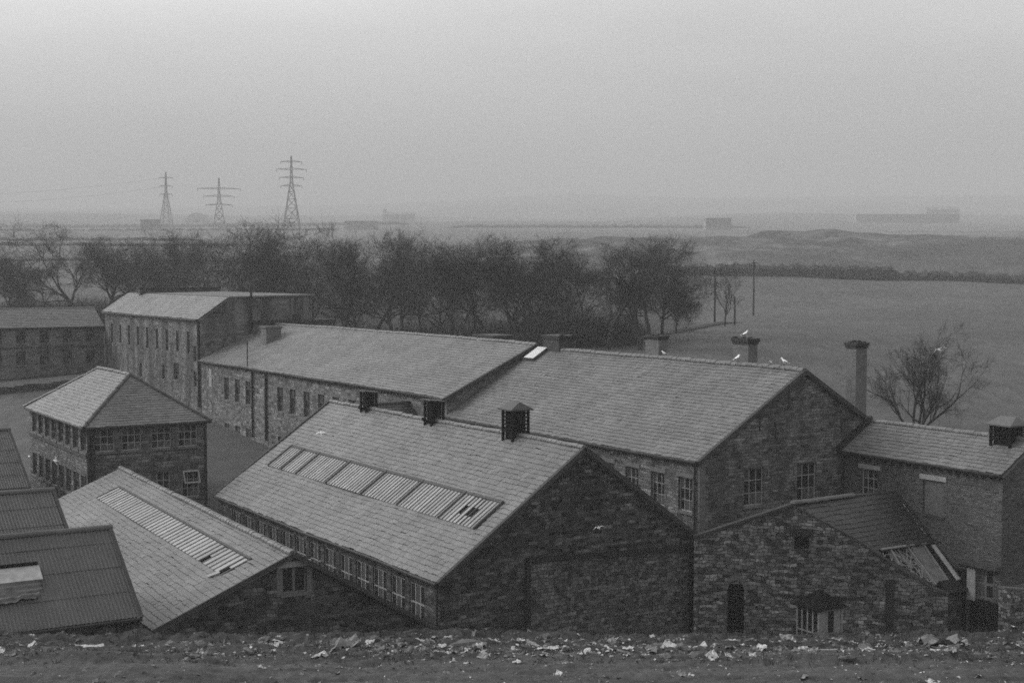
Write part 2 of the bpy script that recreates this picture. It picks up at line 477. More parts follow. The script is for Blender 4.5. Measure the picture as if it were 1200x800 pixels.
def ridge_tiles(b, parent, p0, p1, r=.14, seg=.5, mat='slate_mid', name='ridge_tiles', drop=.03, seed=0.0, sag=.05):
    mb = b.mb(); p0, p1 = Vec(p0), Vec(p1); d = p1 - p0; L = d.length; d /= L
    side = d.cross(Vec((0, 0, 1))).normalized(); up = side.cross(d)
    n = max(1, int(L / seg)); s = L / n
    for i in range(n):
        o = p0 + d * (i * s); j = rnd.gauss(0, .012); pr = []
        for e, rr in ((0, r * 1.06), (s * 1.04, r * .97)):
            for k in range(7):
                a = math.pi * (k / 6 * 1.1 - .05)
                pr.append(tuple(o + d * e + side * math.cos(a) * rr * 1.25 + up * (math.sin(a) * rr - drop + j + sagf(o + d * e, seed, sag))))
        mb.mesh(pr, [(k, k + 1, k + 8, k + 7) for k in range(6)] + [(0, 6, 5, 4, 3, 2, 1)])
    return mb.build(name, M[mat], parent)

def gable_roof(b, s0, s1, sr, t0, t1, ze, zr, mat, expo, wid, over=.25, verge=.1, ze2=None, mat2=None, holes=(), detail2=False, ridge_r=.13, ridgemat=None, seed=0.0, sag=.075, cop=None, ends=(1, 1), gut=True, wob=.02):
    """near end t0, far end t1; west eave s0, east eave s1, ridge sr"""
    ze2 = ze if ze2 is None else ze2
    r = b.mb()
    th = math.atan2(zr - ze, sr - s0); c, s = math.cos(th), math.sin(th)
    wl = math.hypot(zr - ze, sr - s0) + over
    tA, tB = t1 + verge * ends[1], t0 - verge * ends[0]
    P = (s0 - over * c, tA, ze - over * s); A = (0, -1, 0); B = (c, 0, s)
    slates(r, P, A, B, tA - tB, wl, expo, wid, holes, seed=seed, sag=sag, wob=wob)
    # the boarding under the slates, cut round rooflights
    Pv, Av, Bv = Vec(P), Vec(A), Vec(B)
    if holes:
        h0 = min(h[2] for h in holes); h1 = max(h[3] for h in holes); x0 = min(h[0] for h in holes); x1 = max(h[1] for h in holes); L = tA - tB
        for (a, e, f, g) in ((0, L, 0, h0), (0, L, h1, wl), (0, x0, h0, h1), (x1, L, h0, h1)):
            slab(r, [Pv + Av * a + Bv * f, Pv + Av * e + Bv * f, Pv + Av * e + Bv * g, Pv + Av * a + Bv * g])
    else:
        slab(r, [Pv, Pv + Av * (tA - tB), Pv + Av * (tA - tB) + Bv * wl, Pv + Bv * wl])
    th2 = math.atan2(zr - ze2, s1 - sr); c2, s2 = math.cos(th2), math.sin(th2); wl2 = math.hypot(zr - ze2, s1 - sr) + over
    P2 = (s1 + over * c2, tB, ze2 - over * s2); A2 = (0, 1, 0); B2 = (-c2, 0, s2)
    slates(r, P2, A2, B2, tA - tB, wl2, expo * (1 if detail2 else 2), wid * (1 if detail2 else 2), seed=seed, sag=sag)
    Pv2, Av2, Bv2 = Vec(P2), Vec(A2), Vec(B2)
    slab(r, [Pv2, Pv2 + Av2 * (tA - tB), Pv2 + Av2 * (tA - tB) + Bv2 * wl2, Pv2 + Bv2 * wl2])
    roof = r.build('roof', M[mat], b.root)
    if ridge_r: ridge_tiles(b, roof, (sr, tB, zr + .03), (sr, tA, zr + .03), ridge_r, .45, ridgemat or mat, seed=seed, sag=sag)
    if cop:
        for (tt, on) in ((tB, ends[0]), (tA, ends[1])):
            if not on: continue
            y0, y1 = (tt - .16, tt + .06) if tt == tB else (tt - .06, tt + .16)
            for (Q, cc, ss, ww) in (((s0 - over * c, tt, ze - over * s), c, s, wl), ((s1 + over * c2, tt, ze2 - over * s2), -c2, s2, wl2)):
                m = b.mb(); m.obox(Q, (cc, 0, ss), (0, 1, 0), (-ss if cc > 0 else ss, 0, abs(cc)), -.02, ww, y0 - tt, y1 - tt, -.16, .07); m.build('verge', M[cop], roof)
    if gut:
        m = b.mb()
        q = s0 - over * c - .09
        ng = 24; m.tube([(q + .03 * noise.noise(Vec((k_ * .7, seed, 1))), tB + .05 + (tA - tB - .1) * k_ / ng, ze - over * s - .06 + sagf((q, tB + (tA - tB) * k_ / ng, ze), seed, sag) - .02 * (k_ % 5 == 2)) for k_ in range(ng + 1)], .075, 6)
        m.obox((q, 0, ze - over * s - .06), (1, 0, 0), (0, 1, 0), (0, 0, 1), .08, .12, tB + .05, tA - .05, -.12, .03)
        m.build('gutter', M['iron'], roof)
    return roof, (Pv, Av, Bv, Av.cross(Bv))

def downpipe(b, s, t, z0, z1, r=.06, name='downpipe', mat='iron'):
    m = b.mb(); m.tube([(s, t, z0), (s, t, z1)], r, 7)
    z = z0 + .8
    while z < z1: m.tube([(s, t, z), (s, t, z + .09)], r * 1.45, 7); z += 1.8
    return m.build(name, M[mat], b.root)

def chimney(b, parent, s, t, z0, z1, ws, wt, mat='ashlar', cap=.3, pots=0, capmat='iron', name='chimney'):
    m = b.mb(); hs, ht = ws / 2, wt / 2
    for (p, q) in (((s - hs, t - ht), (s + hs, t - ht)), ((s + hs, t - ht), (s + hs, t + ht)), ((s + hs, t + ht), (s - hs, t + ht)), ((s - hs, t + ht), (s - hs, t - ht))):
        L = math.hypot(q[0] - p[0], q[1] - p[1]); wall(m, p, q, [(0, z1), (L, z1)], z0)
    m.face([(s - hs, t - ht, z1), (s + hs, t - ht, z1), (s + hs, t + ht, z1), (s - hs, t + ht, z1)])
    c = m.build(name, M[mat], parent)
    k = b.mb()
    k.box(s - hs - .05, s + hs + .05, t - ht - .05, t + ht + .05, z1 - cap, z1 - cap * .55)
    k.box(s - hs - .1, s + hs + .1, t - ht - .1, t + ht + .1, z1 - cap * .55 + .002, z1 + .03)
    for i in range(pots):
        tt = t - ht + wt * (i + .5) / pots
        k.tube([(s, tt, z1 + .05), (s, tt, z1 + .16)], .11, 8)
    # loose stones on the slab
    for i in range(5):
        x, y = s + rnd.uniform(-hs, hs), t + rnd.uniform(-ht, ht)
        k.box(x - .1, x + .09, y - .1, y + .11, z1 + .032, z1 + rnd.uniform(.06, .12))
    k.build('cap', M[capmat], c)
    return c

# =================================================================== 1. gabled mill with gulls (D)
D = Bld('gabled_mill', 7.1, 13, .5, 'tall stone mill with wide slate roof and two nine-pane windows high in its gable', 'mill building')
m = D.mb()
hg = [(2.97, 4.34, 4.82, 6.81), (6.67, 8.1, 4.76, 6.82)]
g = wall(m, (0, 0), (14.18, 0), [(0, 7.5), (7.09, 11.75), (14.18, 7.5)], -1, hg)
hw = [(26.6 - b_, 26.6 - a_, 4.66, 6.44) for a_, b_ in ((.6, 1.75), (2.93, 4.1), (5.22, 6.4), (7.5, 8.65), (9.8, 10.95), (12.1, 13.25))]
w_ = wall(m, (0, 26.6), (0, 0), [(0, 7.5), (26.6, 7.5)], -1, hw)
wall(m, (14.18, 0), (14.18, 26.6), [(0, 7.5), (26.6, 7.5)], -1)
wall(m, (14.18, 26.6), (0, 26.6), [(0, 7.5), (7.09, 11.75), (14.18, 7.5)], -1)
m.build('wall', [M['stone_mill']], D.root)
q = D.mb()   # big corner stones
for i in range(20):
    z = -.5 + i * .4; k = .55 if i % 2 else .34
    q.box(-.035, k, -.035, -.004, z, z + .385); q.box(-.035, -.004, -.004, .85 - k, z, z + .385)
q.build('quoins', M['ashlar'], D.root)
for h in hg: window(D, *g, h, 3, 3, 'sash', bar=.045)
for h in hw: window(D, *w_, h, 3, 3, 'sash', lintel='ashlar')
droof, dfr = gable_roof(D, 0, 14.18, 7.09, 0, 26.6, 7.5, 11.8, 'slate_mid', .29, .42, over=.22, verge=.06, seed=1, cop='coping', ends=(1, 0), ridge_r=.15)
downpipe(D, -.12, .25, 0, 7.3)
chimney(D, droof, 7.5, 24.4, 11.2, 12.75, 1.3, 2.0, 'coping', .25, 0)
chimney(D, droof, 7.9, 14.0, 10.8, 13.1, .7, 1.35, 'stack', .2, 0)
CH2 = (8.1, 5.9, 13.3)
chimney(D, droof, 8.1, 5.9, 10.8, 13.25, .7, 1.3, 'stack', .3, 0)
CH3 = (12.75, 1.75, 13.1)
chimney(D, droof, 12.75, 1.75, 7, 13.05, .85, .75, 'stack', .28, 2, 'iron')
# rooflight propped near the far end
Pv, Av, Bv, Nv = dfr
r = D.mb(); r.obox(Pv, Av, Bv, Nv, .5, 1.75, 7.0, 8.42, .05, .2); rl = r.build('rooflight', M['timber'], droof)
r = D.mb(); r.obox(Pv, Av, Bv, Nv, .53, 1.72, 7.03, 8.39, .203, .23); r.build('pane', M['far_white'], rl)
# iron pattress and a few putlog holes
for s_, z_ in ((4.0, 9.2), (6.05, 10.3), (5.1, 8.7), (9.9, 8.6)):
    r = D.mb(); r.box(s_ - .05, s_ + .05, -.03, -.003, z_ - .45, z_ + .5); r.build('wall_tie', M['iron'], D.root)

# =================================================================== 2. long shed with the strip of rooflights (C)
C_ = Bld('long_shed', -7.2, 14, -.5, 'long stone shed with a band of glazing along its slates and a blackened gable', 'industrial shed')
m = C_.mb()
wall(m, (-15.09, 0), (-.06, 0), [(0, 3.05), (7.86, 8.5), (15.03, 3.3)], -2)
hc = [(29.3 - (1.55 + 1.98 * i) - 1.5, 29.3 - (1.55 + 1.98 * i), .55, 2.42) for i in range(13)]
hc = sorted(hc)
cw = wall(m, (-15.09, 29.3), (-15.09, 0), [(0, 3.05), (29.3, 3.05)], -2, hc, .16)
wall(m, (-.06, 29.3), (-15.09, 29.3), [(0, 3.3), (7.2, 8.5), (15.03, 3.05)], -2)
m.build('wall', M['stone_black'], C_.root)
for i, h in enumerate(hc): window(C_, *cw, h, 3, 2, 'sash', .06, bar=.07, sill=False)
q = C_.mb(); q.box(-15.2, -15.095, .3, 29.2, .32, .52); q.build('sill_course', M['coping'], C_.root)
Lc = 29.3 + .12 * 2
def cx(t): return 29.42 - t
holes_c = [(cx(27.2), cx(1.35), 3.2 + .25, 5.05 + .25)]
th = math.atan2(8.6 - 3.1, 7.86)
croof, cfr = gable_roof(C_, -15.09, .02, -7.23, 0, 29.3, 3.1, 8.6, 'slate_stone', .315, .44, over=.25, verge=.12, ze2=3.45, holes=holes_c, seed=4, cop='coping', ridge_r=.13, wob=.02)
Pv, Av, Bv, Nv = cfr
bays = [27.2, 23.0, 18.45, 13.75, 9.45, 4.9 + .35, 3.4 - 2.05]
bays = [27.2, 25.1, 22.8, 18.4, 13.7, 9.4, 4.85, 1.35]
Y0, Y1 = 3.45, 5.3
for i in range(len(bays) - 1):
    x0, x1 = cx(bays[i]), cx(bays[i + 1])
    f = C_.mb()
    f.obox(Pv, Av, Bv, Nv, x0 - .06, x0 + .06, Y0 - .08, Y1 + .1, -.05, .13)
    if i == len(bays) - 2: f.obox(Pv, Av, Bv, Nv, x1 - .06, x1 + .06, Y0 - .08, Y1 + .1, -.05, .13)
    f.obox(Pv, Av, Bv, Nv, x0 + .06, x1 - .06, Y1 - .04, Y1 + .12, -.04, .1)
    n = max(3, int(round((x1 - x0) / .36)))
    for k in range(1, n):
        x = x0 + (x1 - x0) * k / n
        f.obox(Pv, Av, Bv, Nv, x - .03, x + .03, Y0 - .05, Y1 - .04, .0, .075)
    ro = f.build('rooflight', M['timber'], croof)
    p = C_.mb()
    for k in range(n):
        xa, xb = x0 + (x1 - x0) * k / n + .028, x0 + (x1 - x0) * (k + 1) / n - .028
        xa += .035 if k == 0 else 0; xb -= .035 if k == n - 1 else 0
        tilt = rnd.uniform(-.006, .006)
        if i == len(bays) - 2 and k in (3, 5, 6):     # broken panes
            p.obox(Pv, Av, Bv, Nv, xa, xb, Y0 - .06, Y0 + .55, .02, .032); p.obox(Pv, Av, Bv, Nv, xa, xb, Y1 - .7, Y1 - .05, .02, .03); continue
        p.obox(Pv + Nv * tilt, Av, Bv, Nv, xa, xb, Y0 - .06, Y1 - .045, .036, .046)
    p.build('pane', M['dusty'], ro)
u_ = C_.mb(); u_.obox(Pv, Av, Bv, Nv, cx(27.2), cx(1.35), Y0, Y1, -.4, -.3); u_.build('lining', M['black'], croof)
# ridge ventilators
def ventilator(b, parent, s, t, z, w, h, pitched=True, cowl='slate_dark'):
    m = b.mb()
    for i, j in ((-1, -1), (1, -1), (1, 1), (-1, 1)):
        m.box(s + i * w / 2 - .06, s + i * w / 2 + .06, t + j * w / 2 - .06, t + j * w / 2 + .06, z - .6, z + h)
    n = 6
    for k in range(n):
        zz = z + .12 + (h - .18) * k / n
        for j in (-1, 1):
            m.obox((s, t + j * (w / 2 - .03), zz), (1, 0, 0), (0, 1, 0), (0, 0, 1), -w / 2 + .06, w / 2 - .06, -.02, .02, 0, .055)
            m.obox((s + j * (w / 2 - .03), t, zz), (1, 0, 0), (0, 1, 0), (0, 0, 1), -.02, .02, -w / 2 + .06, w / 2 - .06, 0, .055)
    m.box(s - w / 2 + .09, s + w / 2 - .09, t - w / 2 + .09, t + w / 2 - .09, z - .6, z + h - .02)
    # flashing skirts at the foot
    for j in ((-1, 1) if not pitched else ()): m.obox((s, t, z - .3), (1, 0, -.5 * 1), (0, 1, 0), (0, 0, 1), -w * .7, 0, j * (w / 2 + .05) - .05, j * (w / 2 + .05) + .05, -.05, .14)
    v = m.build('ventilator', M['black'], parent)
    c = b.mb(); e = w / 2 + .2
    if pitched:
        P = [(s - e, t - e, z + h), (s + e, t - e, z + h), (s + e, t + e, z + h), (s - e, t + e, z + h), (s, t - e * .6, z + h + .38), (s, t + e * .6, z + h + .38)]
        Q = [(x, y, zz - .07) for x, y, zz in P[:4]]
        c.mesh(P + Q, [(0, 1, 4), (1, 2, 5, 4), (2, 3, 5), (3, 0, 4, 5), (6, 7, 1, 0), (7, 8, 2, 1), (8, 9, 3, 2), (9, 6, 0, 3), (9, 8, 7, 6)])
    else:
        c.obox((s, t, z + h), (1, 0, -.12), (0, 1, 0), (.12, 0, 1), -e, e, -e, e, 0, .07)
    c.build('cowl', M[cowl], v)
    return v
ventilator(C_, croof, -7.23, 23.7, 8.62, .72, .95, False)
ventilator(C_, croof, -7.23, 15.1, 8.62, .78, 1.05, False)
ventilator(C_, croof, -7.23, 6.2, 8.62, .95, 1.35, True)
# the patched-up doorway in the gable: slab of newer rough stone under a ledge
m = C_.mb(); wall(m, (-10.3, -.18), (-.75, -.18), [(0, 3.4), (9.55, 2.95)], -2); wall(m, (-10.3, -.004), (-10.3, -.18), [(0, 3.4), (.176, 3.4)], -2); wall(m, (-.75, -.18), (-.75, -.004), [(0, 2.95), (.176, 2.95)], -2)
ip = m.build('infill', M['stone_patch'], C_.root)
m = C_.mb(); m.obox((-10.5, -.3, 3.46), Vec((9.75, 0, -.46)).normalized(), (0, 1, 0), Vec((.46, 0, 9.75)).normalized(), 0, 9.8, 0, .296, -.05, .13); m.build('ledge', M['iron'], ip)
m = C_.mb(); m.box(-10.55, -10.35, -.16, -.003, -2, 3.3); m.box(-.72, -.3, -.25, -.003, -2, 2.85); m.build('pilaster', M['iron'], C_.root)
downpipe(C_, -15.2, .12, -1, 2.9)
# broken curve of wire on the patched wall
m = C_.mb(); m.tube([(-6.7 + .9 * math.sin(k * .22), -.22, 1.0 + .95 * (1 - math.cos(k * .22)) if k < 8 else 2.0) for k in range(9)], .012, 4); m.build('wire', M['ashlar'], ip)

# =================================================================== 3. long mill range behind (B)
B_ = Bld('long_range', 7, 50, 2.5, 'long two-storey stone range with plain slate roof joining the mill to the tower block', 'mill building')
m = B_.mb()
T0, T1 = 26.7, 75.8
hb = []
for t_ in (68.9, 66.1, 63.4, 55.9, 53.2, 50.3, 47.4, 44.6, 41.7, 38.8, 35.9):
    hb.append((T1 - t_ - .62, T1 - t_ + .62, 5.25, 7.35)); hb.append((T1 - t_ - .6, T1 - t_ + .6, .9, 3.1))
bw = wall(m, (0, T1), (0, T0), [(0, 8.7), (T1 - T0, 8.7)], 0, hb)
wall(m, (0, T0), (14.2, T0), [(0, 8.7), (7.1, 12.0), (14.2, 8.7)], 0)
wall(m, (14.2, T1), (0, T1), [(0, 8.7), (7.1, 12.0), (14.2, 8.7)], 0)
wall(m, (14.2, T0), (14.2, T1), [(0, 8.7), (T1 - T0, 8.7)], 0)
m.build('wall', M['stone_west'], B_.root)
for h in hb: window(B_, *bw, h, 2, 3, 'board', .12, bar=.05, lintel='ashlar' if h[2] > 4 else None)
broof, bfr = gable_roof(B_, 0, 14.2, 7.1, T0, T1, 8.72, 12.05, 'slate_pale', .33, .5, over=.25, verge=.1, seed=7, cop='coping', ends=(1, 0), ridge_r=.13)
for i in range(95):
    m = B_.mb(); t_ = T0 + .3 + i * .515; m.box(-.2, -.004, t_, t_ + .2, 8.3, 8.52); m.build('eaves_bracket', M['coping'], B_.root)
downpipe(B_, -.12, 62.1, 2.5, 8.4, .09); downpipe(B_, -.12, 58.9, 2.5, 8.4, .11)
m = B_.mb(); m.tube([(-.12, 63.2, 8.4), (-.12, 63.2, 11.0)], .05, 6); m.tube([(-.12, 63.7, 7.0), (-.12, 60.7, 6.6)], .05, 6); m.build('vent_pipe', M['iron'], B_.root)
m = B_.mb(); m.box(-.05, -.004, 72.8, 73.5, 6.2, 7.9); m.build('shutter', M['lintel'], B_.root)
chimney(B_, broof, 4.3, 68.6, 10.0, 12.0, 1.5, 1.4, 'ashlar', .2, 0, 'ashlar')

# small dark-roofed link in the angle behind the shed
X = Bld('link_building', -1.5, 32, 1, 'low link with dark slates between the long range and the shed ridge', 'outbuilding')
m = X.mb()
wall(m, (-5.6, 28.0 + 1.6), (-.05, 28.0 + 1.6), [(0, 6.3), (5.55, 6.3)], 0); wall(m, (-5.6, 34.4), (-5.6, 29.6), [(0, 6.3), (2.4, 7.75), (4.8, 6.3)], 0); wall(m, (-.05, 34.4), (-5.6, 34.4), [(0, 6.3), (5.55, 6.3)], 0)
m.build('wall', M['stone_west'], X.root)
r = X.mb(); k = math.atan2(1.75, 2.6); slates(r, (-5.7, 29.4, 6.2), (1, 0, 0), (0, math.cos(k), math.sin(k)), 5.64, 3.13, .3, .42); slab(r, [(-5.7, 29.4, 6.2), (-.06, 29.4, 6.2), (-.06, 32.0, 7.95), (-5.7, 32.0, 7.95)]); slab(r, [(-.06, 34.6, 6.2), (-5.7, 34.6, 6.2), (-5.7, 32.0, 7.95), (-.06, 32.0, 7.95)])
xr = r.build('roof', M['slate_dark'], X.root); ridge_tiles(X, xr, (-5.7, 32, 7.98), (-.06, 32, 7.98), .12, .45, 'slate_dark')

# =================================================================== 4. tower block (T)
T_ = Bld('tower_block', 5.5, 92, 4, 'tall soot-streaked stone tower block with a single pale slope of roof', 'mill building')
m = T_.mb()
ht = [(109.3 - 84.2, 109.3 - 82.6, 6.2, 7.9), (109.3 - 95.9, 109.3 - 95.1, 5.7, 7.2)]
for t_, z_ in ((77.6, 8.4), (77.6, 5.9), (87.6, 6.0)): ht.append((109.3 - t_ - .45, 109.3 - t_ + .45, z_, z_ + 1.5))
for k_ in range(9):
    t_ = 79.6 + k_ * 3.35; ht.append((109.3 - t_ - .42, 109.3 - t_ + .42, 9.0 + .12 * (k_ % 2), 11.2))
tw = wall(m, (0, 109.3), (0, 76), [(0, 12.65), (33.3, 12.65)], 2, ht)
wall(m, (0, 76), (11.7, 76), [(0, 12.65), (2.9, 14.62), (11.7, 14.75)], 2)
wall(m, (11.7, 76), (11.7, 109.3), [(0, 14.75), (33.3, 14.75)], 2)
wall(m, (11.7, 109.3), (0, 109.3), [(0, 14.75), (8.8, 14.62), (11.7, 12.65)], 2)
m.build('wall', M['stone_tower'], T_.root)
for i, h in enumerate(ht): window(T_, *tw, h, 2, 3, 'timber' if i < 2 else 'board', .14, lintel=None, sill=i < 2)
r = T_.mb(); k = math.atan2(1.97, 2.9); c, s = math.cos(k), math.sin(k); ln = math.hypot(1.97, 2.9) + .3
P = Vec((-.3 * c, 109.5, 12.7 - .3 * s)); slates(r, P, (0, -1, 0), (c, 0, s), 33.6, ln, .34, .5, seed=2)
slab(r, [P, P + Vec((0, -33.6, 0)), P + Vec((0, -33.6, 0)) + Vec((c, 0, s)) * ln, P + Vec((c, 0, s)) * ln])
tr = r.build('roof', M['slate_pale'], T_.root)
r = T_.mb(); slab(r, [(2.92, 75.85, 14.72), (11.95, 75.85, 14.86), (11.95, 109.5, 14.86), (2.92, 109.5, 14.72)], .16, 0); r.build('flat_roof', M['felt'], T_.root)
r = T_.mb(); r.tube([(-.36, 76.1, 12.42), (-.36, 109.4, 12.42)], .09, 6); r.build('gutter', M['iron'], tr)
downpipe(T_, -.13, 76.25, 4, 12.3, .12)
m = T_.mb(); m.tube([(5.1, 75.7, 11), (5.1, 75.7, 15.85)], .12, 7); m.build('flue_pipe', M['iron'], T_.root)
chimney(T_, tr, 7.2, 104, 14.6, 15.35, 9.5, 1.2, 'coping', .2, 0)
m = T_.mb(); m.box(10.7, 11.3, 75.9, 75.996, 4, 14.6); m.box(9.4, 9.7, 75.9, 75.996, 4, 14.6); m.build('pilaster', M['ashlar'], T_.root)
# flat-topped lean-to where the range meets the tower
m = T_.mb(); wall(m, (5.2, 74.4), (13.2, 74.4), [(0, 12.05), (8, 12.05)], 8); wall(m, (13.2, 74.4), (13.2, 76), [(0, 12.05), (1.6, 12.05)], 8); wall(m, (5.2, 76), (5.2, 74.4), [(0, 12.05), (1.6, 12.05)], 8)
an = m.build('annexe', M['stone_tower'], T_.root)
m = T_.mb(); m.box(4.9, 13.5, 74.1, 75.99, 12.06, 12.36); m.box(9.2, 9.9, 74.6, 75.2, 12.361, 12.85); m.box(13.2, 13.4, 74.15, 74.3, 11.2, 12.06); m.build('roof', M['iron'], an)

# =================================================================== 5. far low range (L)
L_ = Bld('far_range', -14, 113, 5, 'long low two-storey range with grey roof at the far side of the yard', 'mill building')
m = L_.mb()
hl = []
for i in range(15):
    x = 40 - 1.6 - 2.62 * i
    hl.append((x - .55, x + .55, 8.95, 10.45)); hl.append((x - .55, x + .55, 6.5, 8.1))
hl = [h for h in hl if h[0] > .3]
lw = wall(m, (-40, 109.7), (0, 109.7), [(0, 10.9), (40, 10.9)], 3, hl)
wall(m, (0, 109.7), (0, 117.7), [(0, 10.9), (4, 12.8), (8, 10.9)], 3); wall(m, (-40, 117.7), (-40, 109.7), [(0, 10.9), (4, 12.8), (8, 10.9)], 3); wall(m, (0, 117.7), (-40, 117.7), [(0, 10.9), (40, 10.9)], 3)
m.build('wall', M['stone_far'], L_.root)
for h in hl: window(L_, *lw, h, 2, 3, 'board', .13)
m = L_.mb(); m.box(-40, 0, 109.62, 109.696, 8.42, 8.62); m.build('string_course', M['coping'], L_.root)
r = L_.mb(); k = math.atan2(1.95, 4); c, s = math.cos(k), math.sin(k); ln = math.hypot(1.95, 4) + .25
P = Vec((-40.1, 109.7 - .25 * c, 10.92 - .25 * s)); slates(r, P, (1, 0, 0), (0, c, s), 40.05, ln, .4, .6, seed=3)
slab(r, [P, P + Vec((40.05, 0, 0)), P + Vec((40.05, 0, 0)) + Vec((0, c, s)) * ln, P + Vec((0, c, s)) * ln])
slab(r, [(-.05, 117.9, 10.85), (-40.1, 117.9, 10.85), (-40.1, 113.7, 12.87), (-.05, 113.7, 12.87)])
lr = r.build('roof', M['slate_far'], L_.root); ridge_tiles(L_, lr, (-40.1, 113.7, 12.9), (-.05, 113.7, 12.9), .12, .6, 'slate_far')
r = L_.mb(); r.tube([(-40, 109.4, 10.75), (-.1, 109.4, 10.75)], .1, 6); r.build('gutter', M['iron'], lr)

# =================================================================== 6. hip-roofed office (A)
A_ = Bld('hipped_building', -17.7, 43, 1.6, 'square two-storey stone building with hipped slate roof and wide many-paned windows', 'mill building')
m = A_.mb()
S0, S1, TA, TB = -21.75, -13.85, 35.1, 51.0
ha = []
for a_, b_ in ((-21.3 + .0, -19.95), (-19.5, -18.2), (-17.55, -16.2), (-15.7, -14.4)): ha.append((a_ - S0, b_ - S0, 5.45, 6.95))
hl2 = [(-21.4 - S0, -20.0 - S0, 2.1, 3.6), (-19.5 - S0, -18.2 - S0, 2.1, 3.7), (-17.6 - S0, -16.3 - S0, 2.15, 3.9), (-15.5 - S0, -14.3 - S0, 2.05, 3.85)]
aw = wall(m, (S0, TA), (S1, TA), [(0, 7.1), (S1 - S0, 7.1)], 0, ha + hl2)
hs_ = []
for i in range(8):
    x = TB - 50.0 + i * 1.92; hs_.append((x - .1, x + 1.25, 5.45, 6.9)); hs_.append((x - .1, x + 1.25, 2.3, 3.9))
asd = wall(m, (S0, TB), (S0, TA), [(0, 7.1), (TB - TA, 7.1)], 0, hs_)
wall(m, (S1, TA), (S1, TB), [(0, 7.1), (TB - TA, 7.1)], 0); wall(m, (S1, TB), (S0, TB), [(0, 7.1), (S1 - S0, 7.1)], 0)
m.build('wall', M['stone_house'], A_.root)
for i, h in enumerate(ha): window(A_, *aw, h, 3, 3, 'sash', .12, bar=.045, lintel=None)
for i, h in enumerate(hl2): window(A_, *aw, h, 3, 3, 'sash', .12, bar=.045)
for h in hs_: window(A_, *asd, h, 3, 3, 'board', .12)
m = A_.mb(); m.box(S0 - .09, S0 - .004, TA, TB, 5.1, 5.3); m.build('string_course', M['coping'], A_.root)
m = A_.mb()   # propped-open casement
m.obox((-15.45, 35.1, 3.85), (1, 0, 0), Vec((0, -.45, -.9)).normalized(), Vec((0, .9, -.45)).normalized(), 0, 1.1, 0, .1, 0, .04)
m.obox((-15.45, 35.1, 3.85), (1, 0, 0), Vec((0, -.45, -.9)).normalized(), Vec((0, .9, -.45)).normalized(), 0, 1.1, .8, .9, 0, .04)
m.obox((-15.45, 35.1, 3.85), (1, 0, 0), Vec((0, -.45, -.9)).normalized(), Vec((0, .9, -.45)).normalized(), 0, .08, .1, .8, 0, .04)
m.obox((-15.45, 35.1, 3.85), (1, 0, 0), Vec((0, -.45, -.9)).normalized(), Vec((0, .9, -.45)).normalized(), 1.02, 1.1, .1, .8, 0, .04)
m.build('open_casement', M['sash_white'], A_.root)
ov = .3; e = ((S0 - ov, TA - ov), (S1 + ov, TA - ov), (S1 + ov, TB + ov), (S0 - ov, TB + ov)); ze = 7.12
sm = (S0 + S1) / 2; ra, rb, zr = (sm, 38.9), (sm, 46.6), 10.15
r = A_.mb()
hw_ = (S1 - S0) / 2 + ov; run = hw_; k = math.atan2(zr - ze, run); c, s = math.cos(k), math.sin(k); ln = math.hypot(zr - ze, run); LT = TB - TA + 2 * ov
d1, d2 = TB + ov - rb[1], ra[1] - TA + ov
slates(r, (S0 - ov, TB + ov, ze), (0, -1, 0), (c, 0, s), LT, ln, .27, .42, lo=lambda y: d1 * y / ln, hi=lambda y: LT - d2 * y / ln, sag=.02)
k2 = math.atan2(zr - ze, d2); c2, s2 = math.cos(k2), math.sin(k2); ln2 = math.hypot(zr - ze, d2); LS = S1 - S0 + 2 * ov
slates(r, (S0 - ov, TA - ov, ze), (1, 0, 0), (0, c2, s2), LS, ln2, .24, .42, lo=lambda y: LS / 2 * y / ln2, hi=lambda y: LS - LS / 2 * y / ln2, sag=.02)
v3 = lambda p, z: (p[0], p[1], z)
slab(r, [v3(e[3], ze), v3(e[0], ze), v3(ra, zr), v3(rb, zr)]); slab(r, [v3(e[0], ze), v3(e[1], ze), v3(ra, zr)])
slab(r, [v3(e[1], ze), v3(e[2], ze), v3(rb, zr), v3(ra, zr)], off=0); slab(r, [v3(e[2], ze), v3(e[3], ze), v3(rb, zr)], off=0)
ar = r.build('roof', M['slate_pale'], A_.root)
ridge_tiles(A_, ar, v3(ra, zr + .03), v3(rb, zr + .03), .13, .45, 'slate_mid')
for p in e: ridge_tiles(A_, ar, v3(p, ze + .05), v3(ra if p[1] < 40 else rb, zr + .03), .12, .45, 'slate_dark', 'hip_tiles')
r = A_.mb()
for p, q2 in ((e[0], e[1]), (e[3], e[0])): r.tube([v3(p, ze - .07), v3(q2, ze - .07)], .08, 6)
r.build('gutter', M['iron'], ar)
downpipe(A_, S1 - .05, TA - .12, 1, 6.95, .09); downpipe(A_, S0 + .1, TA - .12, 1, 6.95, .08)
m = A_.mb(); m.box(S0 + .25, S0 + .5, TA - .1, TA - .003, 1, 6.8); m.build('pilaster', M['iron'], A_.root)

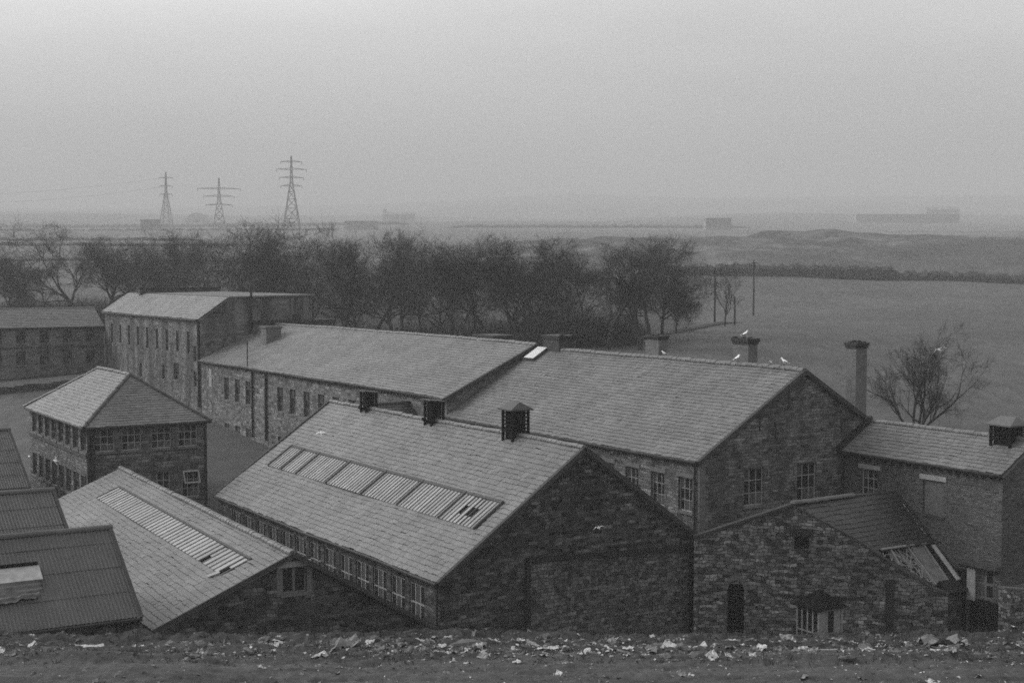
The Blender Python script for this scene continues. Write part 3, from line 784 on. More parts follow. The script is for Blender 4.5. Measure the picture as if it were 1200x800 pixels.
# =================================================================== 7. near left shed with slatted rooflight (F), skewed a little to the rest
AF = R(29.0)
FO = (-9.49, 60.17)
F_ = Bld('slate_shed', 0, 0, -.5, 'low stone shed with pale slates, one slatted rooflight strip and small gable window', 'industrial shed', ang=AF, org=FO)
m = F_.mb()
fh = (6.0 - .44, 6.0 + .66, 3.22, 4.36)
fg = wall(m, (-6.0, 0), (6.85, 0), [(0, 2.32), (6.0, 4.88), (12.85, .82)], -2, [fh])
wall(m, (-6.0, 30.2), (-6.0, 0), [(0, 2.32), (30.2, 2.32)], -2); wall(m, (5.4, 30.2), (-6, 30.2), [(0, 1.7), (5.4, 4.88), (11.4, 2.32)], -2)
m.build('wall', M['stone_black'], F_.root)
w0 = window(F_, *fg, fh, 2, 1, 'stack', .1, bar=.12, sill='ashlar', lintel='lintel', over=.22)
for xa, xb in ((fh[0] - .26, fh[0] - .005), (fh[1] + .005, fh[1] + .26)):
    j_ = F_.mb(); j_.box(xa - 6, xb - 6, -.03, -.003, fh[2] - .1, fh[3]); j_.build('jamb', M['ashlar'], w0)
th = math.atan2(4.95 - 2.38, 6.0); c, s = math.cos(th), math.sin(th); ln = math.hypot(2.57, 6.0) + .1; over = .1
P = Vec((-6.0 - over * c, 30.4, 2.38 - over * s)); Av = Vec((0, -1, 0)); Bv = Vec((c, 0, s)); Nv = Av.cross(Bv); Lf = 30.55
fx = lambda t: 30.4 - t
hf = (fx(25.8), fx(1.95), 3.95, 5.3)
r = F_.mb(); slates(r, P, Av, Bv, Lf, ln, .3, .46, [hf], seed=9, sag=.05)
for (a, e_, f, g_) in ((0, Lf, 0, hf[2]), (0, Lf, hf[3], ln), (0, hf[0], hf[2], hf[3]), (hf[1], Lf, hf[2], hf[3])):
    slab(r, [P + Av * a + Bv * f, P + Av * e_ + Bv * f, P + Av * e_ + Bv * g_, P + Av * a + Bv * g_])
slab(r, [(6.85, -.15, .9), (5.4, 30.4, 1.75), (0, 30.4, 4.95), (0, -.15, 4.95)], off=0)
fr_ = r.build('roof', M['slate_pale'], F_.root)
ridge_tiles(F_, fr_, (0, -.15, 4.98), (0, 30.4, 4.98), .14, .42, 'slate_mid')
r = F_.mb(); r.obox((0, -.2, 4.95), Vec((6.85, 0, -4.05)).normalized(), (0, 1, 0), Vec((4.05, 0, 6.85)).normalized(), 0, 7.95, -.1, .2, -.1, .09); r.build('verge', M['coping'], fr_)
r = F_.mb(); r.obox(P + Av * Lf, Bv, (0, 1, 0), Nv, 0, ln, -.1, -.003, -.12, .06); r.build('verge', M['coping'], fr_)
f = F_.mb(); f.obox(P, Av, Bv, Nv, hf[0] - .08, hf[1] + .08, hf[3] - .02, hf[3] + .09, -.05, .1); f.obox(P, Av, Bv, Nv, hf[0] - .08, hf[0] + .02, hf[2] - .03, hf[3] - .02, -.05, .09)
n = 42; dx = (hf[1] - hf[0]) / n
for k in range(n + 1):
    x = hf[0] + dx * k; f.obox(P, Av, Bv, Nv, x - .06, x + .06, hf[2] - .05, hf[3] - .025, .0, .065)
ro = f.build('rooflight', M['timber'], fr_)
p = F_.mb()
for k in range(n):
    xa, xb = hf[0] + dx * k + .063, hf[0] + dx * (k + 1) - .063
    if k in (n - 1, n - 6): 
        p.obox(P, Av, Bv, Nv, xa, xb, hf[2] + .5, hf[3] - .05, .02, .03); continue
    p.obox(P + Nv * rnd.uniform(-.006, .006), Av, Bv, Nv, xa, xb, hf[2] - .04, hf[3] - .03, .036, .046)
p.obox(P, Av, (Bv + Av * .5).normalized(), Nv, hf[1] - 2.4, hf[1] - 2.1, hf[2] - .1, hf[3] - .9, .11, .125)
p.build('pane', M['dusty'], ro)
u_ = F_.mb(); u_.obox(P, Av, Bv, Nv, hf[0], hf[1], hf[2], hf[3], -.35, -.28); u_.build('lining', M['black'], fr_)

# =================================================================== 8. corrugated sheds on the left (G)
def corrugated(mb, P, A, B, length, ln, pitch=.16, amp=.028, lap=(0.0,)):
    P, A, B = Vec(P), Vec(A), Vec(B); N = A.cross(B); n = int(length / pitch * 4); V = []; F = []
    ys = []
    step = 1.45; y = 0; rows = []
    while y < ln - .05:
        rows.append((y, min(ln, y + step + .12))); y += step
    for ri, (ya, yb) in enumerate(rows):
        b0 = len(V)
        for (yy, hh) in ((ya, .022), (yb, 0.0)):
            for i in range(n + 1):
                x = length * i / n; sheet = int(x / 1.0)
                q = noise.noise(Vec((sheet * 3.3, ri * 1.7, P.y))) * .012
                V.append(tuple(P + A * x + B * yy + N * (hh + q + amp * math.sin(2 * math.pi * x / pitch))))
        for i in range(n): F.append((b0 + i, b0 + i + 1, b0 + n + 2 + i, b0 + n + 1 + i))
    mb.mesh(V, F)
def saw(name, s0, s1, t_eave, t_ridge, z_e, z_r, zb, label):
    b = Bld(name, (s0 + s1) / 2, t_ridge, zb, label, 'shed')
    t_back = t_ridge + (t_ridge - t_eave) * .8; z_b = z_r - (z_r - z_e) * .8
    m = b.mb()
    wall(m, (s1 - .15, t_eave + .15), (s1 - .15, t_back - .1), [(0, z_e), (t_ridge - t_eave - .15, z_r - .12), (t_back - t_eave - .25, z_b - .1)], zb)
    wall(m, (s0, t_eave + .15), (s1 - .15, t_eave + .15), [(0, z_e), (s1 - .15 - s0, z_e)], zb); wall(m, (s1 - .15, t_back - .1), (s0, t_back - .1), [(0, z_b - .1), (s1 - .15 - s0, z_b - .1)], zb)
    m.build('wall', M['stone_black'], b.root)
    r = b.mb(); run = t_ridge - t_eave; rise = z_r - z_e; ln = math.hypot(run, rise)
    corrugated(r, (s0, t_eave, z_e), (1, 0, 0), (0, run / ln, rise / ln), s1 - s0, ln)
    ln2 = math.hypot(t_back - t_ridge, z_r - z_b)
    corrugated(r, (s1, t_back, z_b), (-1, 0, 0), (0, -(t_back - t_ridge) / ln2, (z_r - z_b) / ln2), s1 - s0, ln2)
    ro = r.build('roof', M['asbestos'], b.root)
    ridge_tiles(b, ro, (s0, t_ridge, z_r + .03), (s1 + .03, t_ridge, z_r + .03), .15, 1.1, 'asbestos')
    v = b.mb(); v.obox((s1 - .01, t_eave, z_e), (0, run / ln, rise / ln), (1, 0, 0), (0, -rise / ln, run / ln), -.05, ln, -.09, .06, .035, .075); v.obox((s1, t_eave, z_e), (0, run / ln, rise / ln), (1, 0, 0), (0, -rise / ln, run / ln), -.05, ln, -.02, .02, -.2, .04)
    v.build('verge', M['coping'], ro)
    g_ = b.mb(); g_.tube([(s0, t_eave - .04, z_e - .09), (s1, t_eave - .04, z_e - .09)], .08, 6); g_.build('gutter', M['iron'], ro)
    return b, ro, Vec((s0, t_eave, z_e)), Vec((1, 0, 0)), Vec((0, run / ln, rise / ln)), ln
gA = saw('corrugated_shed', -44, -28.85, 0, 4.42, 3.12, 6.1, .5, 'dark corrugated shed nearest the tip with a torn pale hatch in its roof')
gB = saw('corrugated_shed', -46, -28.35, 11.5, 16.49, 3.25, 6.1, 0, 'middle corrugated shed, plain dark roof rising behind the shed with the torn hatch')
gC = saw('corrugated_shed', -46, -24.25, 39.9, 45.9, 2.85, 6.1, .5, 'farthest corrugated shed, its roof end beside the hipped building')
# torn hatch in the nearest one
b, ro, P, A, Bq, ln = gA
N_ = A.cross(Bq)
m = b.mb(); m.obox(P, A, Bq, N_, 8, 11.75, 2.55, 3.35, .06, .16); ht_ = m.build('hatch', M['plaster'], ro)
m = b.mb(); m.obox(P, A, Bq, N_, 8, 11.7, 3.35, 3.47, .04, .26); m.build('hatch_kerb', M['black'], ht_)
m = b.mb(); V = []; F = []; nx, ny = 46, 14
for j in range(ny + 1):
    for i in range(nx + 1):
        x = 8 + 3.7 * i / nx - .25 * j / ny * (i / nx) + .2 * noise.noise(Vec((j * .7, 3, i * .02))); y = 2.62 - 1.35 * j / ny * (1.0 - .25 * (i / nx) + .25 * noise.noise(Vec((i * .2, 1, 0))))
        h = .09 + .06 * math.sin(j * 1.9 + 2 * noise.noise(Vec((i * .07, j * .2, 4)))) + .05 * noise.noise(Vec((i * .13, j * .6, 7)))
        V.append(tuple(P + A * x + Bq * y + N_ * max(.05, h)))
for j in range(ny):
    for i in range(nx):
        a = j * (nx + 1) + i; F.append((a, a + nx + 1, a + nx + 2, a + 1))
m = MB(W(0, 0) + (0,)); 
mm = MB(b.o); mm.mesh(V, F)
to = mm.build('torn_sheeting', M['sheeting']); to.location = b.root.location; to.rotation_euler = b.root.rotation_euler
tag(to, 'torn crumpled sheeting hanging below the hatch on the corrugated roof', 'roof sheeting')

# =================================================================== 9. right-hand house (E)
E_ = Bld('brick_house', 12, -5.5, 0, 'dark stone house with slate roof, pale lintels and a boarded window, running towards the tip', 'house')
m = E_.mb()
TE = -10.82
he = [(-1.5 - .0 + 0, 0, 0, 0)]
def ex(t): return -.02 - t
he = [(ex(-1.55), ex(-2.75), 5.0, 6.55), (ex(-5.85), ex(-7.2), 4.72, 6.5), (ex(-8.85), ex(-10.35), 1.1, 2.5)]
ew = wall(m, (9.85, -.02), (9.85, TE), [(0, 7.4), (-.02 - TE, 7.4)], -2, he)
wall(m, (9.85, TE), (14.6, TE), [(0, 7.4), (2.2, 8.75), (4.75, 7.2)], -2)
wall(m, (14.6, TE), (14.6, -.02), [(0, 7.2), (-.02 - TE, 7.2)], -2)
m.build('wall', M['brick_dark'], E_.root)
window(E_, *ew, he[0], 3, 3, 'sash', .12, bar=.05, lintel='lintel', sill=False, over=.2)
f = E_.mb(); f.box(9.95, 9.99, -7.2, -5.85, 4.72, 6.5); bo = f.build('boarded_window', M['boarding'], E_.root)
f = E_.mb(); f.box(9.79, 9.97, -7.4, -5.65, 6.502, 6.75); f.build('lintel', M['lintel'], bo); f = E_.mb(); f.box(9.77, 9.94, -7.3, -5.75, 4.6, 4.718); f.build('sill', M['coping'], bo)
window(E_, *ew, he[2], 3, 2, 'ashlar', .08, bar=.12, sill=False)
f = E_.mb(); f.box(9.5, 9.846, -10.75, -8.1, 2.62, 2.8); f.build('canopy', M['coping'], E_.root)
f = E_.mb(); f.box(9.7, 9.846, -8.75, -8.15, -.5, 2.3); f.build('door', M['black'], E_.root)
f = E_.mb(); f.box(9.74, 9.846, -9.35, -8.85, .9, 2.45); f.build('door_post', M['lintel'], E_.root)
f = E_.mb(); f.box(9.80, 9.846, -10.7, -9.0, -2, 1.02); f.build('dark_wall_panel', M['black'], E_.root)  # added black panel that paints the lower wall dark
eroof, efr = gable_roof(E_, 9.85, 14.6, 12.05, TE, -.03, 7.42, 8.8, 'slate_stone', .27, .42, over=.2, verge=.08, ze2=7.2, seed=12, ends=(1, 0), cop=None, ridge_r=.13, sag=.07)
for i in range(20):
    m = E_.mb(); t_ = -.5 - i * .53; m.box(9.66, 9.846, t_ - .16, t_, 7.05, 7.24); m.build('eaves_bracket', M['coping'], E_.root)
v_ = ventilator(E_, eroof, 11.95, -9.4, 8.62, 1.15, .9, True, 'slate_far')
downpipe(E_, 9.72, -.3, 4, 7.2, .07)
m = E_.mb(); m.obox((9.8, -.13, 7.48), Vec((2.2, 0, 1.35)).normalized(), (0, 1, 0), Vec((-1.35, 0, 2.2)).normalized(), -.2, 2.7, -.12, .1, -.1, .28); m.build('flashing', M['iron'], eroof)
m = E_.mb(); wall(m, (9.6, -10.9), (9.6, -11.6), [(0, 1.9), (.7, 1.9)], -2); wall(m, (9.6, -11.6), (15, -11.6), [(0, 1.9), (5.4, 1.7)], -2); wall(m, (9.6 + 5.4, -11.6), (15, -10.9), [(0, 1.7), (.7, 1.7)], -2); m.face([(9.6, -11.6, 1.9), (15, -11.6, 1.7), (15, -10.84, 1.7), (9.6, -10.84, 1.9)]); m.build('buttress', M['stone_rubble'], E_.root)

# =================================================================== 10. ruined outhouse with boundary wall (H)
H_ = Bld('ruined_outhouse', 5.5, -5, -.5, 'ruined stone outhouse with dark sagging roof stripped to its rafters at one corner', 'outhouse')
wd = Vec((5.01, -4.45, 0)).normalized()
W0 = (-1.15, -1.0); Wl = 12.3
W1 = (W0[0] + wd.x * Wl, W0[1] + wd.y * Wl)
m = H_.mb()
hh = (4.83, 5.75, 3.35, 4.0)
nich = (1.68, 2.5, -2 + .01, 1.5)
hz_ = wall(m, W0, W1, [(0, 3.72), (4.83 - .0, 5.5), (7.8, 3.95), (10.25, 2.35), (11.6, 1.6), (12.3, 1.35)], -2, [hh, nich], .3)
n_ = Vec((wd.y, -wd.x, 0))
# back face and end of the wall
B0 = (W0[0] - n_.x * .45, W0[1] - n_.y * .45); B1 = (W1[0] - n_.x * .45, W1[1] - n_.y * .45)
wall(m, B1, B0, [(0, 1.35), (.7, 1.6), (2.05, 2.35), (4.5, 3.95), (7.47, 5.5), (12.3, 3.72)], -2)
wall(m, W1, B1, [(0, 1.35), (.45, 1.35)], -2)
m.build('wall', M['stone_rubble'], H_.root)
m = H_.mb()
tp = [(0, 3.72), (4.83, 5.5), (7.8, 3.95), (10.25, 2.35), (11.6, 1.6), (12.3, 1.35)]
for (xa, za), (xb, zb2) in zip(tp, tp[1:]):
    d3 = Vec((wd.x * (xb - xa), wd.y * (xb - xa), zb2 - za)); l3 = d3.length; d3 /= l3
    up = n_.cross(d3); up = up if up.z > 0 else -up
    o = Vec((W0[0] + wd.x * xa, W0[1] + wd.y * xa, za))
    m.obox(o, d3, n_, up, 0, l3, -.5, .06 if xa > 1 else .12, .003, .12 if xa < 4 else .07)
m.build('coping', M['coping'], H_.root)
# small opening: wooden lintel, flat black panel set behind
o = Vec((W0[0], W0[1], 0)); Z = Vec((0, 0, 1))
f = H_.mb(); f.obox(o, wd, -n_, Z, 4.83, 5.75, .18, .22, 3.35, 4.0); op = f.build('opening', M['black'], H_.root)
f = H_.mb(); f.obox(o, wd, -n_, Z, 4.7, 5.88, -.05, .15, 4.0, 4.38); f.build('lintel', M['iron'], op)
f = H_.mb(); f.obox(o, wd, -n_, Z, 4.835, 4.93, .0, .15, 3.35, 4.0); f.obox(o, wd, -n_, Z, 5.65, 5.745, .0, .15, 3.35, 4.0); f.build('jamb', M['timber'], op)
f = H_.mb(); f.obox(o, wd, -n_, Z, 1.68, 2.5, .24, .28, -2, 1.5); ni = f.build('arched_niche', M['black'], H_.root)
f = H_.mb()
for k in range(9):
    a0, a1 = math.pi * k / 9, math.pi * (k + 1) / 9
    am = (a0 + a1) / 2; cx_, cz_ = 2.09 + .53 * math.cos(am), 1.22 + .6 * math.sin(am)
    f.obox(o + wd * cx_ + Z * cz_, wd * math.cos(am) + Z * math.sin(am), -n_, -wd * math.sin(am) + Z * math.cos(am), -.14, .14, -.03, .2, -.08, .08)
f.build('arch_stones', M['ashlar'], ni)
f = H_.mb(); f.obox(o, wd, -n_, Z, 4.35, 8.4, -.1, -.003, .95, 1.08); f.build('ledge', M['iron'], H_.root)
f = H_.mb(); f.obox(o, wd, -n_, Z, 9.35, 9.75, -.06, -.003, -1, 2.0); f.build('dark_pilaster', M['iron'], H_.root)  # dark upright strip standing proud of the wall face
# pale quoin stones at the broken verge
for k in range(34):
    x = rnd.uniform(6, 11.3); z = rnd.uniform(.2, interp(tp, x) - .35); w2 = rnd.uniform(.18, .34)
    f = H_.mb(); f.obox(o, wd, -n_, Z, x, x + w2, -.035 - rnd.random() * .03, -.002, z, z + rnd.uniform(.12, .18)); f.build('proud_stone', M['ashlar'], H_.root)
# roof: falls towards the tip from a ridge along the frame; cut diagonally by the wall
H0 = Vec((2.5, -4.15, 5.62)); pit = math.atan2(5.58 - 1.98, 8.33 - 4.2); c, s = math.cos(pit), math.sin(pit)
ln = 6.1; Lr = 7.2
Pq = H0 + Vec((0, -c * ln, -s * ln))
# in the roof plane measure y from the eave; the left edge runs along the wall
lf = lambda y: max(0.0, (ln - y) * c / (4.45 / 5.01)) 
r = H_.mb()
slates(r, Pq, (1, 0, 0), (0, c, s), Lr, ln, .3, .42, [(3.25, 7.6, -.2, 2.6)], lo=lambda y: lf(y), hi=lambda y: Lr, sag=.14, seed=5)
PP = lambda x, y: tuple(Pq + Vec((x, 0, 0)) + Vec((0, c, s)) * y)
yh = 2.7
slab(r, [PP(lf(yh), yh), PP(Lr, yh), PP(Lr, ln), PP(0, ln)])
slab(r, [PP(lf(.4) - .0, .4), PP(lf(.4) + .5, .4), PP(lf(yh) + .35, yh), PP(lf(yh), yh)])
# back slope (out of sight)
slab(r, [(Pq.x + Lr, -.2, 4.2), (Pq.x + .2, -.2, 4.2), (Pq.x + .2, -4.15, 5.62), (Pq.x + Lr, -4.15, 5.62)], off=0)
hr = r.build('roof', M['slate_dark'], H_.root)
ridge_tiles(H_, hr, (2.5, -4.15, 5.66), (6.6, -4.15, 5.68), .13, .7, 'ashlar'); ridge_tiles(H_, hr, (6.6, -4.15, 5.64), (9.7, -4.15, 5.62), .1, .5, 'slate_dark')
r = H_.mb()   # bare rafters and battens at the broken corner
Bq = Vec((0, c, s)); Nq = Vec((1, 0, 0)).cross(Bq)
for x, tl in ((3.9, .12), (5.5, -.03), (6.42, .05)): r.obox(Pq + Vec((x, 0, 0)), Vec((1, 0, 0)), (Bq + Vec((tl, 0, 0))).normalized(), Nq, -.05, .05, max(.3, ln - (x - .15) / (c * 5.01 / 4.45)) if False else max(.3, ln - (x - .2) * (4.45 / 5.01) / c), yh + .1, -.2, -.05)
r.obox(Pq, (1, 0, 0), Bq, Nq, 3.5, 7.1, yh - .05, yh + .05, -.05, .05)
hf_ = r.build('rafters', M['timber_pale'], hr)
r = H_.mb(); r.obox(Pq, (1, 0, 0), Bq, Nq, 5.6, 6.4, .4, yh - .06, -.14, -.09); r.build('plank_lining', M['board_pale'], hr)
r = H_.mb(); r.obox(Pq + Vec((7.02, 0, 0)), (1, 0, 0), Bq, Nq, -.1, .12, .3, 2.5, -.02, .06); r.build('barge_board', M['plaster'], hr)
r = H_.mb(); r.obox(Pq + Vec((6.95, 0, 0)), (1, 0, 0), Bq, Nq, .0, .06, 3.2, 5.2, .05, .09); r.build('verge', M['plaster'], hr)
f = H_.mb()   # loose heap of laths inside the hole
for k in range(130):
    x, y = rnd.uniform(3.2, 5.5), rnd.uniform(.5, 2.5)
    if x < lf(y) + .2: continue
    d3 = (Vec((rnd.uniform(-.5, .5), 0, 0)) + Bq * rnd.uniform(-1, 1)).normalized()
    f.obox(Pq + Vec((x, 0, 0)) + Bq * y - Nq * rnd.uniform(.15, .3), d3, d3.cross(Nq), Nq, -.3, .3, -.025, .025, 0, .02)
f.build('fallen_laths', M['timber_pale'], hr)
f = H_.mb(); f.obox(Pq, (1, 0, 0), Bq, Nq, 5.2, 7.1, .2, 2.8, -.62, -.5); f.build('attic_floor', M['rock'], hr)
# front apron under the eave
f = H_.mb(); f.obox(Pq, (1, 0, 0), Bq, Nq, 5.75, 7.3, -.35, .42, -.16, -.02); f.build('eave_board', M['iron'], hr)
m = H_.mb(); wall(m, (W1[0] - .2, -8.9), (9.7, -8.6), [(0, 1.5), (1.9, 1.5)], -2); m.build('end_wall', M['stone_black'], H_.root)

# little hut with pyramid roof against the wall
K = Bld('small_hut', .1, -8.6, -.9, 'little glazed wooden hut with dark pyramid roof against the rubble wall', 'hut')
m = K.mb(); a = .74
for (x0, x1, y0, y1) in ((-a, a, -a, a),):
    m.box(.1 - a + .05, .1 + a - .05, -8.6 - a + .05, -8.6 + a - .05, -.9, 1.72)
m.build('body', M['glass'], K.root)
f = K.mb()
def hp(p0, d, n, xs, z0, z1, th=.05, w=.05):
    for x in xs: f.obox(p0, d, n, (0, 0, 1), x - w, x + w, -.005, th, z0, z1)
p1 = (.1 - a, -8.6 - a + .045, 0)
hp(p1, (1, 0, 0), (0, -1, 0), [.05, .5, .98, 1.43], -.9, 1.72)
f.obox(p1, (1, 0, 0), (0, -1, 0), (0, 0, 1), 0, 1.48, .05, .07, .55, .62); f.obox(p1, (1, 0, 0), (0, -1, 0), (0, 0, 1), 0, 1.48, .05, .08, 1.62, 1.72); f.obox(p1, (1, 0, 0), (0, -1, 0), (0, 0, 1), .1, .45, .0, .03, -.9, 1.6)
f.obox(p1, (1, 0, 0), (0, -1, 0), (0, 0, 1), 1.05, 1.35, .0, .03, -.9, 1.6)
p2 = (.1 - a + .045, -8.6 - a, 0)
hp(p2, (0, 1, 0), (-1, 0, 0), [.05, .4, .75, 1.1, 1.43], -.9, 1.72, .05, .035)
f.obox(p2, (0, 1, 0), (-1, 0, 0), (0, 0, 1), 0, 1.48, .05, .07, .6, .66)
f.build('frame', M['timber_pale'], K.root)
r = K.mb(); e = a + .2; x, y = .1, -8.6
r.mesh([(x - e, y - e, 1.72), (x + e, y - e, 1.72), (x + e, y + e, 1.72), (x - e, y + e, 1.72), (x, y, 2.5)], [(0, 1, 4), (1, 2, 4), (2, 3, 4), (3, 0, 4), (3, 2, 1, 0)]); r.build('roof', M['black'], K.root)

# =================================================================== yard bits on the far left
Y_ = Bld('yard_wall', -15, 101, 4.6, 'low dark boundary wall beside the pale lane across the yard', 'wall')
m = Y_.mb(); 
for i in range(30):
    s_ = -34 + i * 1.0
    x_, y_ = W(s_, 101.5); z_ = ground(x_, y_)
    m.box(s_, s_ + 1.0, 101.3, 101.75, z_ - .3, z_ + .75 + .08 * math.sin(i * 1.7))
m.build('wall', M['stone_black'], Y_.root)
def ground_thing(name, mb, mat, x, y, rz, label, cat, dz=0.0, group=None):
    o = mb.build(name, M[mat]); o.location = (x, y, ground(x, y) + dz); o.rotation_euler = (0, 0, rz); tag(o, label, cat, group); return o
m = MB(); m.obox((0, 0, .1), (1, 0, 0), (0, 1, 0), (0, 0, 1), -1.9, 1.9, -.2, .2, 0, .09); m.obox((0, 0, .0), (1, 0, 0), (0, 1, 0), (0, 0, 1), -1.6, -1.4, -.25, .25, 0, .099); m.obox((0, 0, .0), (1, 0, 0), (0, 1, 0), (0, 0, 1), 1.3, 1.5, -.25, .25, 0, .099)
x_, y_ = W(-16.5, 88); ground_thing('plank', m, 'far_white', x_ - 1.2, y_, R(-42), 'long pale plank lying in the far yard', 'plank')
m = MB()
for k in range(5): m.obox((k * .33, rnd.uniform(-.1, .1), 0), (1, .1 * k, 0), (-.1 * k, 1, 0), (0, 0, 1), -.18, .18, -.5, .5, .02 + .06 * k, .07 + .06 * k)
x_, y_ = W(-18.7, 64.5); ground_thing('board_pile', m, 'far_white', x_, y_, R(20), 'small heap of white boards in the yard behind the corrugated sheds', 'boards')

# brick shed half hidden behind the long range
S_ = Bld('outhouse', 15.5, 46.5, 5, 'low dark outhouse just showing over the ridge below the trees', 'outhouse')
m = S_.mb(); 
for p, q2 in (((14.6, 45), (16.4, 45)), ((16.4, 45), (16.4, 48)), ((16.4, 48), (14.6, 48)), ((14.6, 48), (14.6, 45))):
    wall(m, p, q2, [(0, 11.6), (math.hypot(q2[0] - p[0], q2[1] - p[1]), 11.6)], 3)
m.build('wall', M['stone_black'], S_.root); m = S_.mb(); m.box(14.4, 16.6, 44.8, 48.2, 11.602, 11.8); m.build('roof', M['iron'], S_.root)

# =================================================================== birds
def gull_mesh(fly):
    mb = MB()
    # body: rings along the spine from beak to tail
    if fly: sp = [(.30, .02, .012), (.25, .03, .022), (.22, .035, .05), (.17, .03, .06), (.10, .0, .075), (0, -.01, .095), (-.12, 0, .08), (-.22, .015, .045), (-.36, .02, .05)]
    else: sp = [(.25, .40, .012), (.20, .41, .022), (.17, .42, .05), (.12, .415, .06), (.08, .35, .062), (.03, .27, .10), (-.07, .225, .105), (-.17, .19, .075), (-.27, .165, .05), (-.36, .15, .03)]
    V = []; F = []; n = 10
    for i, (x, z, r) in enumerate(sp):
        fl = .35 if (fly and i == len(sp) - 1) else (.5 if i >= len(sp) - 2 else 1.0)
        for k in range(n):
            a = 2 * math.pi * k / n; V.append((x, math.cos(a) * r * (1.6 if i == len(sp) - 1 else 1), z + math.sin(a) * r * fl))
    for i in range(len(sp) - 1):
        for k in range(n): F.append((i * n + k, i * n + (k + 1) % n, (i + 1) * n + (k + 1) % n, (i + 1) * n + k))
    F.append(tuple(range(n))[::-1]); F.append(tuple(range((len(sp) - 1) * n, len(sp) * n)))
    mb.mesh(V, F)
    for i in range(2 * n): mb.mi[i] = 2
    for j in (-1, 1):
        if fly:
            pr = [(.0, .06, .03, .17), (.03, .3, .14, .15), (-.03, .48, .12, .11), (-.16, .68, .05, .02)]
            V = []; F = []
            for (x, y, z, ch) in pr: V += [(x + ch * .4, j * y, z), (x, j * y, z + .018), (x - ch, j * y, z - .005), (x, j * y, z - .012)]
            for i in range(3):
                for k in range(4):
                    q = (i * 4 + k, i * 4 + (k + 1) % 4, i * 4 + 4 + (k + 1) % 4, i * 4 + 4 + k); F.append(q if j < 0 else q[::-1])
            mb.mesh(V, F, 0)
        else:
            V = [(.06, j * .085, .30), (-.05, j * .115, .31), (-.2, j * .075, .235), (-.42, j * .03, .19), (-.2, j * .09, .17), (-.02, j * .115, .21)]
            mb.mesh(V + [(-.1, j * .05, .24)], [(0, 1, 6), (1, 2, 6), (2, 3, 6), (3, 4, 6), (4, 5, 6), (5, 0, 6), (0, 5, 4, 3, 2, 1)], 1)
            mb.tube([(-.02, j * .04, .16), (-.01, j * .045, .08), (-.02, j * .045, .008)], .009, 5, mi=2)
            mb.tube([(-.03, j * .045, .008), (.05, j * .06, .006)], .009, 4, mi=2)
    return mb
gs = gull_mesh(False).build('gull', [M['gull_white'], M['gull_grey'], M['beak']], smooth=True)
gf = gull_mesh(True).build('gull', [M['gull_white'], M['gull_grey'], M['beak']], smooth=True)
def put_gull(src, first, x, y, z, rz, label, tilt=(0, 0), sc=1.25, grp='gulls about the mill'):
    o = src if first else src.copy()
    if not first: COL.objects.link(o)
    o.location = (x, y, z); o.rotation_euler = (tilt[0], tilt[1], rz); sc *= .85; o.scale = (sc, sc, sc); tag(o, label, 'gull', grp)
    return o
x, y = W(CH2[0], CH2[1]); put_gull(gs, True, x, y, 13.31, R(20), 'white gull standing on the wide slab-topped chimney', sc=1.0)
for k, (t_, rz, lb, sc) in enumerate(((12.2, 160, 'white gull on the mill ridge nearest the middle chimney stack', .8), (5.4, 30, 'white gull on the mill ridge just below the slab-topped chimney', 1.05), (2.6, 200, 'small white gull on the mill ridge between two larger perched gulls', .6), (1.55, 150, 'plump white gull on the mill ridge close to the gable peak', 1.1))):
    x, y = W(7.09, t_); put_gull(gs, False, x, y, 11.97, R(rz), lb, sc=sc)
put_gull(gf, True, 24.0, 79.0, 12.7, R(205), 'white gull gliding in front of the lone bare tree', (R(20), R(-25)), .75)
put_gull(gf, False, 3.85, 62, 5.73, R(240), 'white gull flying low before the blackened gable', (R(25), R(-50)), .48)
put_gull(gf, False, -9.6, 70.5, 8.98, R(100), 'white gull flying over the slates of the long shed', (R(10), R(-70)), .5)
put_gull(gf, False, -29.5, 90.5, 4.9, R(190), 'white gull flying beside the hipped building', (R(45), R(-15)), .8)

